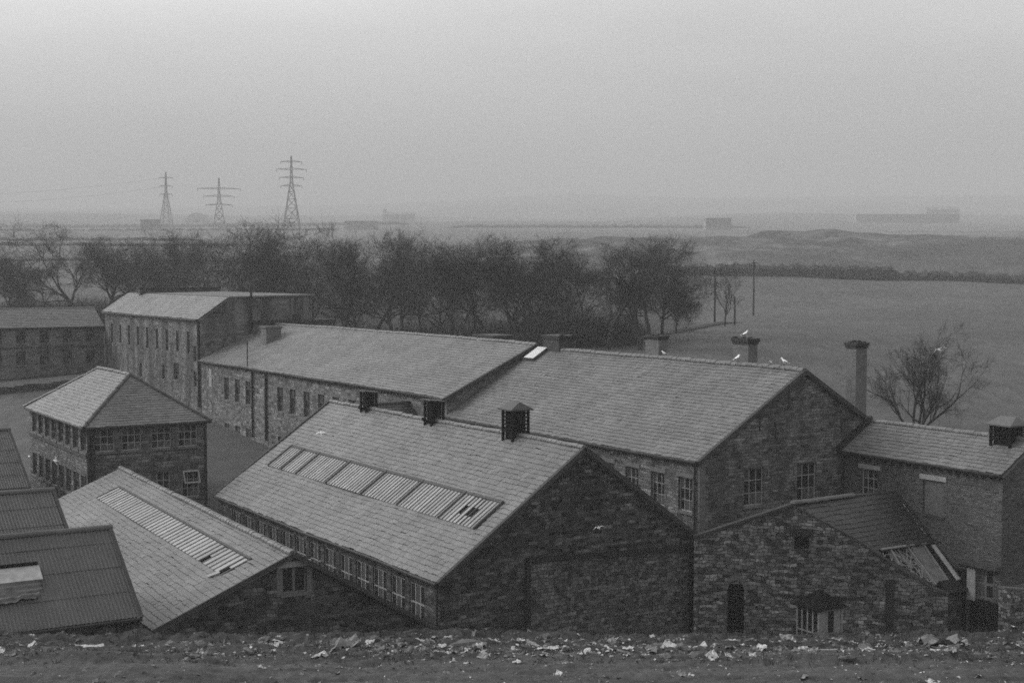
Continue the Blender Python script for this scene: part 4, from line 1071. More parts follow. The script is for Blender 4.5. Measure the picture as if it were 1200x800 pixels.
# =================================================================== trees
class Tree:
    def __init__(self, seed, h=13, fork=.35, spread=1.0, stems=1, lean=0.0, depth=4, twig=.0115, limbs=6, dens=1.05, trunk=.24):
        self.single = stems == 1; self.r = random.Random(seed); self.T = MB(); self.C = MB(); self.tw = twig; self.depth = depth; self.dens = dens; self.spread = spread
        R_ = self.r
        for k in range(stems):
            a = R_.uniform(0, 6.28)
            d = Vec((math.cos(a) * (.5 if stems > 1 else .03) + lean, math.sin(a) * (.5 if stems > 1 else .03), 1)).normalized()
            b = Vec((math.cos(a), math.sin(a), 0)) * (.35 if stems > 1 else 0) + Vec((0, 0, -.4))
            self.grow(b, d, h * (fork + .16 if stems == 1 else .68) * R_.uniform(.85, 1.1), trunk * (1 if stems == 1 else .6), 0, limbs, h)
    def grow(self, p, d, L, rad, lev, nchild, h):
        R_ = self.r; nseg = (6, 5, 4, 3, 2)[lev]; pts = [p]; dirs = [d]
        for i in range(nseg):
            wob = (.07 if self.single else .17, .15, .19, .2, .2)[lev]
            d = (d + Vec((R_.gauss(0, wob), R_.gauss(0, wob), R_.gauss(0, wob) + (.05 if lev else .02) * (1 if lev < 3 else .6)))).normalized()
            p = p + d * (L / nseg); pts.append(p); dirs.append(d)
        e = .55 if lev == 0 else .35
        rr = [rad * (1 - (1 - e) * i / nseg) for i in range(nseg + 1)]
        if lev == 0: rr[0] *= 1.35
        mb = self.T if lev <= 1 else self.C
        mb.tube(pts, rr, (7, 5, 4, 3, 3)[lev], cap=False)
        if lev >= self.depth: return
        n = (nchild, 7, 8, 11)[lev]; n = max(2, int(round(n * (self.dens if lev else 1) * R_.uniform(.85, 1.2))))
        for k in range(n):
            f = R_.uniform(.45 if self.single else .25, 1.0) if lev == 0 else R_.uniform(.22, 1.0)
            if k == 0: f = 1.0
            x = f * nseg; i = min(nseg - 1, int(x)); q = pts[i].lerp(pts[i + 1], x - i); dd = dirs[i + 1]
            ax = dd.orthogonal().normalized(); ax.rotate(Matrix.Rotation(R_.uniform(0, 6.283), 3, dd))
            ang = R_.gauss((.52, .62, .75, .8)[lev] * self.spread, .16) * (.45 if k == 0 else 1)
            nd = dd.copy(); nd.rotate(Matrix.Rotation(ang, 3, ax))
            ratio = (.78, .62, .58, .62)[lev] * R_.uniform(.75, 1.2) * (1.0 - .3 * (f - .5) if lev else 1)
            ch = max((self.tw * (1.0, 1.9, 1.3, 1.0)[lev + 1 if lev < 3 else 3] if lev >= 1 else 0), rr[i] * (.62, .55, .5, .5)[lev])
            if lev == 0: L2 = h * (.46 if self.single else .36) * R_.uniform(.75, 1.15)
            else: L2 = L * ratio
            self.grow(q, nd, L2, ch, lev + 1, 0, h)
    def build(self, name, label, cat='tree', group=None):
        zs = max(v[2] for v in self.C.v); self.top = zs
        root = empty(name, (0, 0, 0)); tag(root, label, cat, group)
        self.T.build('trunk', M['bark'], root, True); self.C.build('crown', M['twig'], root, False)
        self.root = root
        return root
KIND = [dict(h=13, fork=.36, spread=1.0, limbs=7), dict(h=13, fork=.5, spread=.8, limbs=6, lean=.12), dict(h=12, fork=.22, spread=1.2, limbs=8), dict(h=14, fork=.52, spread=.95, limbs=6), dict(h=13, fork=.34, spread=1.1, limbs=8, lean=-.2), dict(h=14, fork=.44, spread=.75, limbs=5, lean=.05), dict(h=13, fork=.3, spread=1.25, limbs=6, lean=.2, dens=.85)]
protos = []
# (x pixel column in the photograph's width only fixes the bearing; each tree stands at its own distance)
spots = [  # bearing, distance, height, kind
 (-592, 222, 9.5, 2), (-570, 216, 11.0, 0), (-545, 224, 9.5, 2), (-520, 232, 11, 1),
 (-500, 210, 16.2, 0), (-474, 224, 13.0, 2), (-448, 218, 12.0, 0), (-421, 214, 13.2, 4), (-398, 220, 12.6, 2), (-380, 236, 11.0, 3),
 (-356, 205, 15.2, 3), (-333, 188, 17.2, 1), (-312, 200, 15.0, 4), (-281, 196, 14.2, 2),
 (-256, 186, 15.2, 0), (-230, 180, 15.6, 3), (-205, 180, 16.2, 0), (-186, 176, 15.0, 4), (-163, 190, 14.6, 1),
 (-140, 204, 10.5, 2), (-128, 186, 14.0, 0), (-108, 180, 14.4, 3), (-86, 175, 14.6, 4), (-64, 172, 13.6, 0), (-47, 164, 13.8, 3), (-24, 180, 13.4, 1),
 (-2, 168, 12.8, 2), (22, 174, 12.6, 0), (44, 168, 12.2, 4), (66, 176, 12.0, 3), (90, 170, 11.6, 0), (112, 164, 11.8, 1), (160, 166, 13.8, 3), (176, 170, 10.8, 2), (192, 180, 9.0, 2)]
plab = {0: 'leafless tree with low rounded crown at the far left end of the belt',
        4: 'tallest rounded bare crown above the far range roof, left part of the belt',
        11: 'bare tree with slanting bright-edged limbs standing behind the tower block',
        24: 'bare tree with upright straight trunk in a pale gap of the belt',
        32: 'high thin crown rising above the right end of the belt',
        34: 'last small bare tree at the open field end of the belt'}
TR = []
for k in KIND:
    t = Tree(100 + KIND.index(k), **k); TR.append(t)
first = [True] * len(KIND)
for i, (bx_, dist, hgt, kd) in enumerate(spots):
    kd = (kd, kd, 5, kd, 6, kd, kd)[i % 7]
    if -150 < bx_ < 170: dist -= 12 * ((i * 5) % 4) / 3 - 2
    t = TR[kd]
    lab = plab.get(i)
    if lab is None:
        lab = 'bare winter tree in the belt beyond the far range' if bx_ < -370 else ('bare winter tree in the dense belt behind the tower block' if bx_ < -140 else 'bare winter tree in the darkest middle of the belt behind the long range')
        grp = 'trees left of the tower' if bx_ < -370 else ('trees behind the tower' if bx_ < -140 else 'trees behind the range')
    else: grp = None
    if first[kd]: o = t.build('bare_tree', lab); first[kd] = False
    else: o = copy_tree(t.root)
    if 'group' in o.keys(): del o['group']
    tag(o, lab, 'tree', grp)
    x = bx_ / 1652 * dist
    o.location = (x, dist, ground(x, dist) - .2); sc = hgt * 1.07 / t.top
    wd_ = sc * (1.15 + .45 * ((i * 11) % 7) / 6) * (.72 if i >= 33 else 1); sc *= .94 + .14 * ((i * 3) % 5) / 4
    o.scale = (wd_, wd_, sc); o.rotation_euler = (0, 0, (i * 2.399) % 6.283)
# the big forked tree in front of the belt
t = Tree(41, h=13, fork=.30, spread=.95, limbs=7, lean=-.16, trunk=.36, twig=.012); o = t.build('bare_tree', 'big bare tree with leaning forked trunk at the near right end of the belt')
o.location = (13.9, 152, ground(13.9, 152) - .2); o.scale = [12.4 / t.top] * 3
# slender tree by the poles
t = Tree(52, h=8.5, fork=.34, spread=.8, limbs=5, trunk=.14, twig=.009, dens=.75); o = t.build('bare_tree', 'slender sparse tree standing between the two poles')
o.location = (29.2, 193, ground(29.2, 193) - .2); o.scale = [9.4 / t.top] * 3
# lone spreading tree beyond the brick house
best = None
for sd in range(60, 72):
    t = Tree(sd, h=8, spread=1.0, stems=6, trunk=.24, twig=.0095, limbs=5, dens=.66)
    xs_ = [v[0] for v in t.C.v]; zs_ = [v[2] for v in t.C.v]; q = abs(max(xs_) + min(xs_)) + abs(sum(xs_) / len(xs_)) * 2 - .3 * max(zs_)
    if best is None or q < best[0]: best = (q, t)
t = best[1]; o = t.build('bare_tree', 'lone many-stemmed bare tree beyond the slate roof at the right')
o.location = (30.6, 106, ground(30.6, 106)); o.scale = [8.6 / max(abs(v[0]) for v in t.C.v) / 1.4] * 2 + [9.2 / t.top]
# scrub under the belt
def scrub_mesh(seed):
    R_ = random.Random(seed); mb = MB()
    for k in range(520):
        a = R_.uniform(0, 6.283); q = math.sqrt(R_.random()) * 1.0
        p = Vec((math.cos(a) * q * 2.3, math.sin(a) * q * 1.6, -.2)); d = Vec((math.cos(a) * q * .9 + R_.gauss(0, .3), math.sin(a) * q * .9 + R_.gauss(0, .3), 1.2)).normalized()
        L = R_.uniform(1.1, 2.7) * (1 - .4 * q * q); m1 = p + d * L * .5; e = m1 + (d + Vec((R_.gauss(0, .4), R_.gauss(0, .4), .1))).normalized() * L * .5
        mb.tube([p, m1, e], [.02, .016, .009], 3, False)
        for j in range(3):
            b = m1.lerp(e, R_.random()); mb.tube([b, b + (d + Vec((R_.gauss(0, .7), R_.gauss(0, .7), R_.gauss(0, .3)))).normalized() * L * .38], [.011, .007], 3, False)
    return mb
scr = [scrub_mesh(i).build('leafless_bush', M['scrub']) for i in range(3)]
n = 0
blist = [(-598, 212), (-585, 205), (-572, 208), (-520, 204), (-488, 208), (-455, 204), (-425, 206), (-390, 204), (-372, 200), (-350, 196), (-325, 190), (-308, 188), (-560, 205), (-535, 210), (-505, 206), (-468, 212), (-440, 205), (-405, 208), (-290, 190), (-265, 186), (-240, 178), (-215, 176), (-190, 172), (-165, 178), (-128, 174), (-100, 168), (-82, 170), (-55, 160), (-30, 165), (-8, 160), (12, 158), (30, 164), (55, 160), (75, 162), (100, 160), (128, 164)]
for i, (bx_, dist) in enumerate(blist):
    o = scr[i % 3] if i < 3 else scr[i % 3].copy()
    if i >= 3: COL.objects.link(o)
    x = bx_ / 1652 * dist; sc = 1.35 + .55 * ((i * 7) % 5) / 4
    o.location = (x, dist, ground(x, dist)); o.scale = (sc * 1.1, sc, sc); o.rotation_euler = (0, 0, i * 1.3)
    tag(o, 'dark leafless bush crowding the foot of the tree belt', 'bush', 'bushes under the tree belt')

# =================================================================== poles, fence posts
def pole(x, y, h, label, arm=True, name='telegraph_pole', cat='pole'):
    b = empty(name, (x, y, ground(x, y) - .2)); tag(b, label, cat)
    m = MB(); m.tube([(0, 0, 0), (.03, 0, h * .5), (0, 0, h)], [.15, .13, .1], 8); m.build('shaft', M['bark'], b)
    if arm:
        m = MB(); m.box(-.55, .55, -.06, .06, h - .55, h - .43); m.box(-.05, .3, -.14, -.06, h - 1.1, h - .75); m.build('crossarm', M['bark'], b)
    return b
pole(28.5, 198, 8.1, 'tall plain pole left of the slender tree', False)
pole(39.1, 228, 9.2, 'tallest pole with short crossarm, right of the slender tree')
pole(31.0, 196, 4.2, 'short broken post right of the slender tree', False, 'wooden_post', 'post')

# =================================================================== pylons
def pylon(x, y, h, label, base=3.6, arms=((.74, 5.0), (.84, 4.2), (.93, 3.2)), rz=0.0, mem=.17):
    b = empty('pylon', (x, y, ground(x, y) - .5), rz); tag(b, label, 'pylon', 'pylons across the valley')
    m = MB()
    def hw(z):
        k = z / h
        return base * (1 - k / .66) + .85 * (k / .66) if k < .66 else .85 - .55 * (k - .66) / .34
    zs = [h * k for k in (0, .17, .31, .43, .53, .61, .68, .75, .82, .89, .95, 1)]
    cor = [(-1, -1), (1, -1), (1, 1), (-1, 1)]
    for a, c_ in cor: m.tube([(a * hw(z), c_ * hw(z), z) for z in zs], mem, 4)
    for z0, z1 in zip(zs, zs[1:]):
        for i in range(4):
            (a, c_), (d, e) = cor[i], cor[(i + 1) % 4]
            A0 = (a * hw(z0), c_ * hw(z0), z0); A1 = (a * hw(z1), c_ * hw(z1), z1); B0 = (d * hw(z0), e * hw(z0), z0); B1 = (d * hw(z1), e * hw(z1), z1)
            m.tube([A0, B1], mem * .62, 3); m.tube([B0, A1], mem * .62, 3); m.tube([A1, B1], mem * .55, 3)
    m.build('tower', M['steel'], b)
    for k, w in arms:
        z = h * k; q = MB()
        for j in (-1, 1):
            for e in (-1, 1):
                q.tube([(j * hw(z), e * hw(z), z), (j * w, 0, z + .2)], mem * .7, 3); q.tube([(j * hw(z), e * hw(z), z + 1.1), (j * w, 0, z + .2)], mem * .7, 3)
            for f in (.35, .65): q.tube([(j * w * f, 0, z - .0), (j * w * f, 0, z + .9 * (1 - f) + .3)], mem * .5, 3)
            q.tube([(j * w, 0, z + .2), (j * w, 0, z - 1.5)], mem * .75, 4)
        q.build('crossarm', M['steel'], b)
    return b
pylon(-156, 1000, 53, 'tallest lattice pylon, nearest of the three on the skyline', 6, ((.60, 7.4), (.71, 8.6), (.82, 10.5), (.92, 7.4)), .25, .29)
pylon(-228, 1100, 42, 'pylon with the widest low crossarms, middle of the three', 5.2, ((.50, 10), (.66, 11.5), (.80, 16.5)), .2, .3)
pylon(-306, 1250, 52, 'slim narrow-armed pylon farthest away of the three', 5.4, ((.62, 5.8), (.76, 6.0), (.9, 6.4)), .6, .3)

for k, (a, b_, lab) in enumerate((((-306, 1250, 47), (-760, 1330, 46), 'upper power cable running left from the slim pylon'), ((-306, 1250, 39), (-760, 1330, 38), 'lower power cable running left from the slim pylon'))):
    za, zb_ = ground(a[0], a[1]) + a[2], ground(b_[0], b_[1]) + b_[2]; m = MB((a[0], a[1], za))
    m.tube([(a[0] + (b_[0] - a[0]) * i / 24, a[1] + (b_[1] - a[1]) * i / 24, za + (zb_ - za) * i / 24 - 16 * 4 * (i / 24) * (1 - i / 24)) for i in range(25)], .08, 4)
    o = m.build('power_cable', M['steel']); o.location = (a[0], a[1], za); tag(o, lab, 'cable', 'cables between the pylons')

# =================================================================== far buildings
def far_house(name, x, y, w, d, h, rise, label, cat, mat='hazed_wall', rz=0.0, nwin=4, extra=None, roofmat='slate_far', sink=.8):
    z = ground(x, y) - sink
    b = empty(name, (x, y, z), rz); tag(b, label, cat)
    m = MB()
    for p, q2 in (((-w / 2, -d / 2), (w / 2, -d / 2)), ((w / 2, -d / 2), (w / 2, d / 2)), ((w / 2, d / 2), (-w / 2, d / 2)), ((-w / 2, d / 2), (-w / 2, -d / 2))):
        L = math.hypot(q2[0] - p[0], q2[1] - p[1]); prof = [(0, h + sink), (L, h + sink)]
        if rise and abs(p[0] - q2[0]) < .01: prof = [(0, h + sink), (L / 2, h + sink + rise), (L, h + sink)]
        wall(m, p, q2, prof, 0)
    m.build('wall', M[mat], b)
    r = MB(); e = .3; H = h + sink
    if rise:
        r.mesh([(-w / 2 - e, -d / 2 - e, H - .1), (w / 2 + e, -d / 2 - e, H - .1), (w / 2 + e, 0, H + rise + .1), (-w / 2 - e, 0, H + rise + .1), (-w / 2 - e, d / 2 + e, H - .1), (w / 2 + e, d / 2 + e, H - .1)], [(0, 1, 2, 3), (3, 2, 5, 4)])
    else: r.box(-w / 2 - e, w / 2 + e, -d / 2 - e, d / 2 + e, H + .003, H + .5)
    r.build('roof', M['hazed_wall' if roofmat == 'slate_far' else roofmat], b)
    for k in range(nwin):
        xx = -w / 2 + w * (k + .5) / nwin; q = MB(); q.box(xx - w / nwin * .25, xx + w / nwin * .25, -d / 2 - .06, -d / 2 - .003, H * .45, H * .8); q.build('window', M['hazed_window'], b)
    if extra: extra(b, H)
    return b
def twr(b, H):
    q = MB(); q.box(-21, -17, -3, 0, 0, H + 7); q.build('tower', M['hazed_wall'], b)
far_house('far_house', -256, 1000, 12, 9, 7.6, 0, 'small square house standing alone in the hazy fields', 'house', nwin=2, sink=2)
far_house('far_mill', -152, 1900, 43, 14, 11, 3, 'big hazy building with corner tower on the skyline', 'building', nwin=8, extra=twr, sink=1)
far_house('far_shed', -117, 1100, 25, 14, 7, 0, 'flat-topped shed just above the tree belt', 'shed', nwin=3)
far_house('far_block', 160, 1100, 20, 12, 9.5, 0, 'flat-roofed block on the skyline beyond the spoil bank', 'building', nwin=4)
far_house('far_factory', 446, 1600, 116, 18, 9, 0, 'very long low factory in the haze beyond the spoil bank', 'factory', nwin=14, sink=3)
far_house('far_greenhouse', 109, 540, 15.5, 5, 1.2, 0, 'low white building line on the spoil bank skyline', 'building', 'far_white', nwin=1, roofmat='far_white')
far_house('far_house', 608, 2000, 46, 14, 10, 4, 'faint hazy house row right of the long factory', 'house', nwin=6)
# arched hangar
b = empty('far_hangar', (-402, 1800, ground(-402, 1800) - 1)); tag(b, 'round-roofed hangar humped on the hazy skyline between pylons', 'hangar')
m = MB(); V = []; n = 12
for yy in (0, 26):
    for k in range(n + 1): a = math.pi * k / n; V.append((-16 * math.cos(a), yy, 14 * math.sin(a)))
m.mesh(V, [(k, k + 1, n + 2 + k, n + 1 + k)[::-1] for k in range(n)] + [tuple(range(n + 1))[::-1], tuple(range(n + 1, 2 * n + 2))]); m.build('shell', M['hazed_wall'], b)
m = MB(); m.box(-4, 4, -.1, -.005, 0, 6); m.build('door', M['board'], b)

# =================================================================== hedges
def hedge(pts, h, w, label, step=2.0, seed=0, name='hedge', amp=.4):
    R_ = random.Random(seed); V = []; F = []; L = 0; path = []
    for (a, b) in zip(pts, pts[1:]):
        d = math.hypot(b[0] - a[0], b[1] - a[1]); n = max(2, int(d / step))
        for i in range(n): path.append((a[0] + (b[0] - a[0]) * i / n, a[1] + (b[1] - a[1]) * i / n))
    path.append(pts[-1]); x0, y0 = path[0]; z0 = ground(x0, y0)
    for i, (x, y) in enumerate(path):
        q = path[min(i + 1, len(path) - 1)]; p = path[max(0, i - 1)]; dx, dy = q[0] - p[0], q[1] - p[1]; l = math.hypot(dx, dy); nx, ny = -dy / l, dx / l
        z = ground(x, y); hh = h * (.85 + amp * noise.noise(Vec((i * .3, seed, 0))) + R_.uniform(-.2, .2)) * min(1, .15 + .12 * min(i, len(path) - 1 - i))
        for (o, k) in ((-.5, -.4), (-.46, .55), (-.2, .95), (.15, 1.0), (.45, .6), (.5, -.4)):
            V.append((x + nx * w * (o + R_.uniform(-.08, .08)) - x0, y + ny * w * (o + R_.uniform(-.08, .08)) - y0, z + hh * k - z0))
    for i in range(len(path) - 1):
        for k in range(5): a = i * 6 + k; F.append((a, a + 6, a + 7, a + 1)[::-1])
    mb = MB(); mb.mesh(V, F); o = mb.build(name, M['hedge'] if y0 < 360 else M['hazed_hedge']); o.location = (x0, y0, z0)
    tag(o, label, 'hedge')
    return o
hedge([(36, 346), (150, 344), (300, 338)], 2.5, 5, 'long dark hedge between the open field and the spoil bank', .55, 1, amp=.14)
hedge([(16, 172), (25, 190), (33, 206)], .35, 1.8, 'low ragged hedge at the left edge of the open field', 1.0, 2)
for k, (a, b_, h) in enumerate((((-220, 400), (-60, 412), 2.2), ((-300, 520), (-90, 545), 3), ((-420, 700), (-150, 690), 4), ((-520, 980), (-330, 1000), 6), ((-330, 1010), (-120, 1030), 6), ((-640, 1320), (-100, 1400), 9), ((-60, 1250), (220, 1300), 7))):
    h *= .42
    hedge([a, ((a[0] + b_[0]) / 2, (a[1] + b_[1]) / 2 + 6), b_], h, h * 1.6,
          ('nearest thin hedge in the fields left of the tree belt', 'second hedge line up the pale left fields', 'third hedge line across the left fields below the pylons', 'hazy hedge line at the far left edge', 'hazy hedge line running between two pylons', 'faint long tree line under the left skyline', 'faint hedge line over the middle of the tree belt', 'faint hedge line beyond the spoil bank', 'faintest tree line on the right skyline')[k], max(1.6, h * .6), 10 + k)

# =================================================================== litter on the tip
def sheet(seed, n=6):
    R_ = random.Random(seed); V = []; F = []
    for j in range(n):
        for i in range(n):
            x, y = i / (n - 1) - .5, j / (n - 1) - .5
            z = .26 * noise.noise(Vec((x * 3 + seed * 5, y * 3, seed))) + .16 * noise.noise(Vec((x * 7, y * 7 + seed, seed))) + .1
            V.append((x + R_.uniform(-.05, .05), y + R_.uniform(-.05, .05), z))
    for j in range(n - 1):
        for i in range(n - 1): a = j * n + i; F.append((a, a + 1, a + n + 1, a + n))
    mb = MB(); mb.mesh(V, F); return mb
def lump(seed, flat=.6):
    R_ = random.Random(seed); V = []; F = []; n, k = 7, 5
    for j in range(k + 1):
        for i in range(n):
            a, b = 2 * math.pi * i / n, math.pi * j / k - math.pi / 2; q = .5 * (1 + .45 * noise.noise(Vec((math.cos(a) * 1.3 + seed * 3, math.sin(a) * 1.3, b))))
            V.append((math.cos(a) * math.cos(b) * q, math.sin(a) * math.cos(b) * q, (math.sin(b) * q + .3) * flat))
    for j in range(k):
        for i in range(n): F.append((j * n + i, j * n + (i + 1) % n, (j + 1) * n + (i + 1) % n, (j + 1) * n + i))
    mb = MB(); mb.mesh(V, F); return mb
def board(seed):
    mb = MB(); mb.obox((0, 0, .04), (1, 0, .08), (0, 1, 0), (-.08, 0, 1), -.5, .5, -.1, .1, 0, .05); return mb
src = {'paper_scrap': [(sheet(i).build('paper_scrap', M['paper']), True) for i in range(4)],
       'newspaper_wad': [(sheet(20 + i, 7).build('newspaper_wad', M['paper_grey']), True) for i in range(3)],
       'stone': [(lump(40 + i).build('stone', M['rock']), True) for i in range(3)],
       'rag_bundle': [(lump(60 + i, .5).build('rag_bundle', M['rag']), True) for i in range(2)],
       'board': [(board(80).build('board', M['timber_pale']), True)]}
info = {'paper_scrap': ('crumpled pale paper scrap among the litter on the tip edge', 'paper', 'paper scraps on the tip'),
        'newspaper_wad': ('grey crumpled newspaper wad among the litter on the tip edge', 'newspaper', 'newspaper wads on the tip'),
        'stone': ('rough grey stone lying in the dirt of the tip', 'stone', 'stones on the tip'),
        'rag_bundle': ('dark rag bundle trodden into the tip edge', 'rag', 'rags on the tip'),
        'board': ('short pale broken board lying on the tip', 'board', 'broken boards on the tip')}
used = {}
def litter(kind, x, y, sc, rz=None, label=None, stretch=None, tilt=(0, 0), sink=0.0):
    i = rnd.randrange(len(src[kind])); s0 = src[kind][i][0]
    if (kind, i) not in used: o = s0; used[(kind, i)] = True
    else: o = s0.copy(); COL.objects.link(o)
    o.location = (x, y, tip_z(x, y) - .02 - sink); o.rotation_euler = (tilt[0], tilt[1], rnd.uniform(0, 6.28) if rz is None else rz)
    st = stretch or (rnd.uniform(.8, 1.3), rnd.uniform(.6, 1.1), rnd.uniform(.6, 1.2)); o.scale = (sc * st[0], sc * st[1], sc * st[2])
    if label: tag(o, label, info[kind][1])
    else: tag(o, *info[kind])
def dens(x, y):
    return .5 + .9 * noise.noise(Vec((x * .28, y * .5, 33))) + .5 * noise.noise(Vec((x * .9, y, 5))) + (.22 if x > -6 else -.1)
cnt = {'paper_scrap': 0, 'newspaper_wad': 0, 'stone': 0, 'rag_bundle': 0, 'board': 0}
lim = {'paper_scrap': 290, 'newspaper_wad': 260, 'stone': 150, 'rag_bundle': 60, 'board': 26}
def litter_all():
    for kind in lim:
        guard = 0
        while cnt[kind] < lim[kind] and guard < 6000:
            guard += 1
            y = 30.2 + abs(rnd.gauss(0, 1)) * 2.5 if rnd.random() < .76 else rnd.uniform(27.4, 31.5)
            if y > 36.4: continue
            x = rnd.uniform(-.38, .38) * y
            if rnd.random() > dens(x, y): continue
            sc = {'paper_scrap': .06 + .26 * rnd.random() ** 2.2, 'newspaper_wad': .07 + .28 * rnd.random() ** 2, 'stone': rnd.uniform(.06, .2), 'rag_bundle': rnd.uniform(.15, .36), 'board': rnd.uniform(.2, .5)}[kind]
            if y < 30: sc *= .75
            litter(kind, x, y, sc, tilt=(rnd.gauss(0, .3), rnd.gauss(0, .3))); cnt[kind] += 1
    L = lambda px, y: ((px - 600) / 1652 * y, y)
    litter('paper_scrap', *L(97, 32.4), .5, 0.2, 'large pale folded sheet at the far left of the litter', (1.3, .6, .5))
    litter('board', *L(358, 32.6), .55, 0, 'white broken board standing upright in the litter below the shed window', (1.0, 1.2, 2.0), (0, R(-70)))
    litter('paper_scrap', *L(404, 33.2), .4, 0, 'white scrap standing on edge below the shed gable', (.5, .9, .8), (R(80), 0))
    litter('newspaper_wad', *L(402, 32.0), .6, .4, 'biggest grey wad below the dark shed gable', (1.1, .8, 1.5))
    litter('paper_scrap', *L(643, 31.6), .42, .1, 'brightest flat white scrap below the blackened gable', (1.2, .6, .5))
    litter('rag_bundle', *L(545, 32.4), .75, .1, 'large limp rag bundle below the downpipe corner', (1.2, .7, .7))
    litter('paper_scrap', *L(1175, 32.6), .7, .1, 'wide white sheet at the far right of the litter', (1.4, .7, .7))
    litter('newspaper_wad', *L(1110, 32.8), .75, .3, 'long grey wad near the right end of the litter', (1.4, .7, .9))
    litter('paper_scrap', *L(925, 34.3), .4, .1, 'white scrap beside the little hut, on the crest', (.8, .8, 1.4), (R(50), 0))
    litter('stone', *L(998, 30.0), .32, .1, 'pale rounded stone out on the bare track', (1.3, .8, .8))
litter_all()
# fine rubbish and grass nobody could count
def debris():
    mb = MB()
    for k in range(9000):
        y = 30.0 + abs(rnd.gauss(0, 1)) * 2.6 if rnd.random() < .75 else rnd.uniform(27, 32)
        if y > 37: continue
        x = rnd.uniform(-.4, .4) * y
        if rnd.random() > dens(x, y) * .9 + .1: continue
        z = tip_z(x, y); s = rnd.uniform(.02, .075) * (1 if y > 31 else .7); a = rnd.uniform(0, 6.28); c, n_ = math.cos(a), math.sin(a); h = rnd.uniform(.0, .7)
        P = [(x - c * s, y - n_ * s, z - .01), (x + n_ * s * .6, y - c * s * .6, z + h * s + .004), (x + c * s, y + n_ * s, z + .3 * s), (x - n_ * s * .6, y + c * s * .6, z + h * s * .4 + .005)]
        mb.face(P, None, rnd.choice((0, 1, 1, 2, 3, 3)))
    o = mb.build('litter_scatter', [M['paper'], M['paper_grey'], M['rag'], M['rock']]); tag(o, 'fine scattered rubbish trodden into the tip edge', 'litter', kind='stuff')
debris()
def grass():
    mb = MB()
    for k in range(3600):
        y = rnd.uniform(29.5, 36.6); x = rnd.uniform(-.4, .4) * y
        if noise.noise(Vec((x * .5, y * .8, 77))) < -.05 and y < 34.3: continue
        z = tip_z(x, y)
        for j in range(3):
            a = rnd.uniform(0, 6.28); h = rnd.uniform(.06, .2) * (1.3 if y > 34 else .8); w = .008; dx, dy = math.cos(a) * h * .6, math.sin(a) * h * .6; q = rnd.uniform(-.06, .06)
            mb.face([(x + q - w, y, z - .02), (x + q + w, y, z - .02), (x + q + dx, y + dy, z + h)])
    tag(mb.build('grass', M['grass']), 'thin dead grass along the crest of the tip', 'grass', kind='stuff')
grass()
# a dry weed sticking up on the crest
m = MB()
for k in range(9):
    a = k * .7; m.tube([(0, 0, -.05), (.05 * math.cos(a), .05 * math.sin(a), .3), (.22 * math.cos(a), .2 * math.sin(a), .55 + .1 * math.sin(k * 3))], [.01, .007, .004], 3, False)
o = m.build('dry_weed', M['grass']); x, y = (444 - 600) / 1652 * 34.6, 34.6; o.location = (x, y, tip_z(x, y)); tag(o, 'dry weed sticking up on the crest below the shed gable', 'weed')

# =================================================================== haze
mb = MB(); mb.box(-3700, 3700, -90, 4560, -12, 320)
hz = mb.build('haze', [])
N = NT('haze_air'); N.n.remove(N.b)
pv = N.n.new('ShaderNodeVolumePrincipled'); pv.inputs['Color'].default_value = (.5, .5, .5, 1); pv.inputs['Density'].default_value = .00062; pv.inputs['Anisotropy'].default_value = .0
N.link(pv.outputs[0], N.n['Material Output'].inputs['Volume'])
hz.data.materials.append(N.m); tag(hz, kind='stuff'); tag(hz, 'thin grey smoke haze filling the valley', 'haze')

# =================================================================== light
world = bpy.data.worlds.new('World'); scn.world = world; world.use_nodes = True
nt = world.node_tree; bg = nt.nodes['Background']
sky = nt.nodes.new('ShaderNodeTexSky'); sky.sky_type = 'NISHITA'; sky.sun_disc = False
SAZ = math.atan2(-.94, .30); SEL = R(30)
sky.sun_elevation = SEL; sky.sun_rotation = SAZ; sky.air_density = 1.0; sky.dust_density = 6.0; sky.ozone_density = 1.0; sky.altitude = 100
bw_ = nt.nodes.new('ShaderNodeRGBToBW'); nt.links.new(sky.outputs[0], bw_.inputs[0])
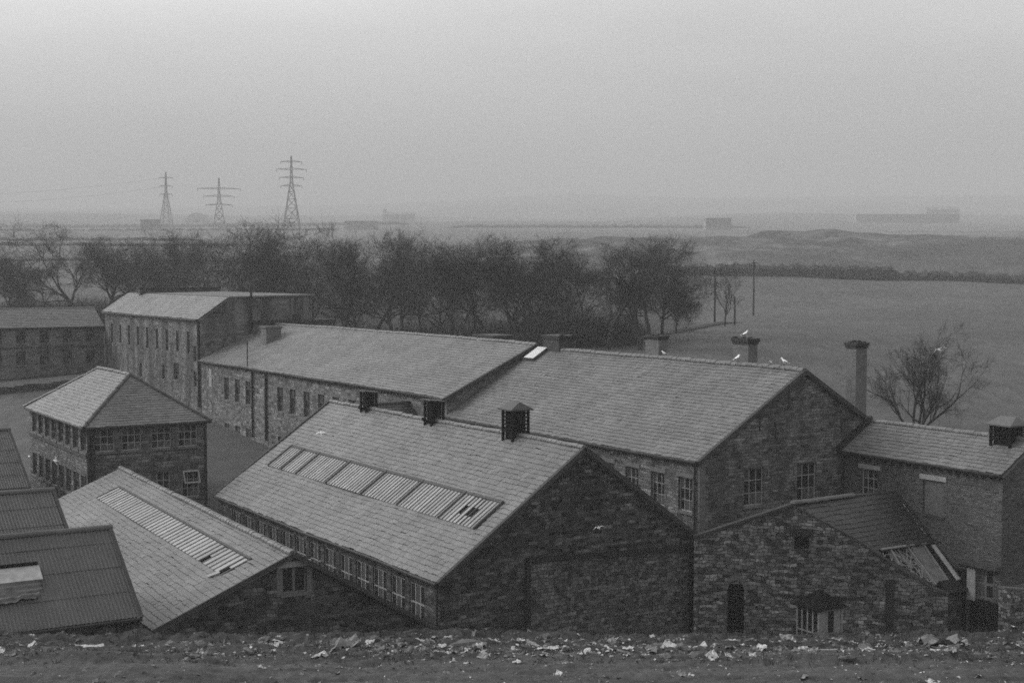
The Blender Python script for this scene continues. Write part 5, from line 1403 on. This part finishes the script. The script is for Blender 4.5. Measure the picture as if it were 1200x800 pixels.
# an overcast deck is dimmer towards the horizon than overhead
tc = nt.nodes.new('ShaderNodeTexCoord'); sx = nt.nodes.new('ShaderNodeSeparateXYZ'); nt.links.new(tc.outputs['Generated'], sx.inputs[0])
mr = nt.nodes.new('ShaderNodeMapRange'); nt.links.new(sx.outputs[2], mr.inputs[0])
for k_, v_ in ((1, 0.0), (2, .3), (3, .36), (4, 2.15)): mr.inputs[k_].default_value = v_
mu = nt.nodes.new('ShaderNodeMath'); mu.operation = 'MULTIPLY'; ev = nt.nodes.new('ShaderNodeMath'); ev.operation = 'MULTIPLY_ADD'; ev.inputs[1].default_value = .45; ev.inputs[2].default_value = 2.1; nt.links.new(bw_.outputs[0], ev.inputs[0]); nt.links.new(ev.outputs[0], mu.inputs[0]); nt.links.new(mr.outputs[0], mu.inputs[1])
cn = nt.nodes.new('ShaderNodeTexNoise'); cn.inputs['Scale'].default_value = 1.0; cn.inputs['Detail'].default_value = 5; cm = nt.nodes.new('ShaderNodeMapping'); cm.inputs['Scale'].default_value = (3, 3, 14); nt.links.new(tc.outputs['Generated'], cm.inputs[0]); nt.links.new(cm.outputs[0], cn.inputs['Vector'])
cr = nt.nodes.new('ShaderNodeMapRange'); nt.links.new(cn.outputs['Fac'], cr.inputs[0])
for k_, v_ in ((1, .25), (2, .75), (3, .86), (4, 1.14)): cr.inputs[k_].default_value = v_
m2 = nt.nodes.new('ShaderNodeMath'); m2.operation = 'MULTIPLY'; nt.links.new(mu.outputs[0], m2.inputs[0]); nt.links.new(cr.outputs[0], m2.inputs[1])
nt.links.new(m2.outputs[0], bg.inputs['Color'])
bg.inputs['Strength'].default_value = .1
sun = bpy.data.lights.new('sun', 'SUN'); sun.energy = .9; sun.angle = R(18); sun.color = (1, 1, 1)
so = bpy.data.objects.new('sun', sun); COL.objects.link(so)
ts = Vec((math.sin(SAZ) * math.cos(SEL), math.cos(SAZ) * math.cos(SEL), math.sin(SEL)))
so.rotation_euler = ts.to_track_quat('Z', 'Y').to_euler(); so.location = (-60, 20, 80)

# =================================================================== camera
cam = bpy.data.cameras.new('camera'); cam.lens = 36 * 1650 / 1200; cam.sensor_width = 36; cam.clip_end = 20000; cam.clip_start = .1
co = bpy.data.objects.new('camera', cam); COL.objects.link(co)
co.location = (0, 0, EYE); co.rotation_euler = (R(90) - math.atan(80 / 1650), 0, 0)
scn.camera = co

scn.view_settings.view_transform = 'Standard'; scn.view_settings.look = 'None'; scn.view_settings.gamma = 1.0; scn.view_settings.exposure = 1.03
scn.view_settings.use_curve_mapping = False
cy = scn.cycles
cy.max_bounces = 6; cy.diffuse_bounces = 3; cy.glossy_bounces = 2; cy.volume_bounces = 2; cy.transmission_bounces = 2
cy.use_denoising = False; cy.use_adaptive_sampling = False; cy.filter_width = 1.7
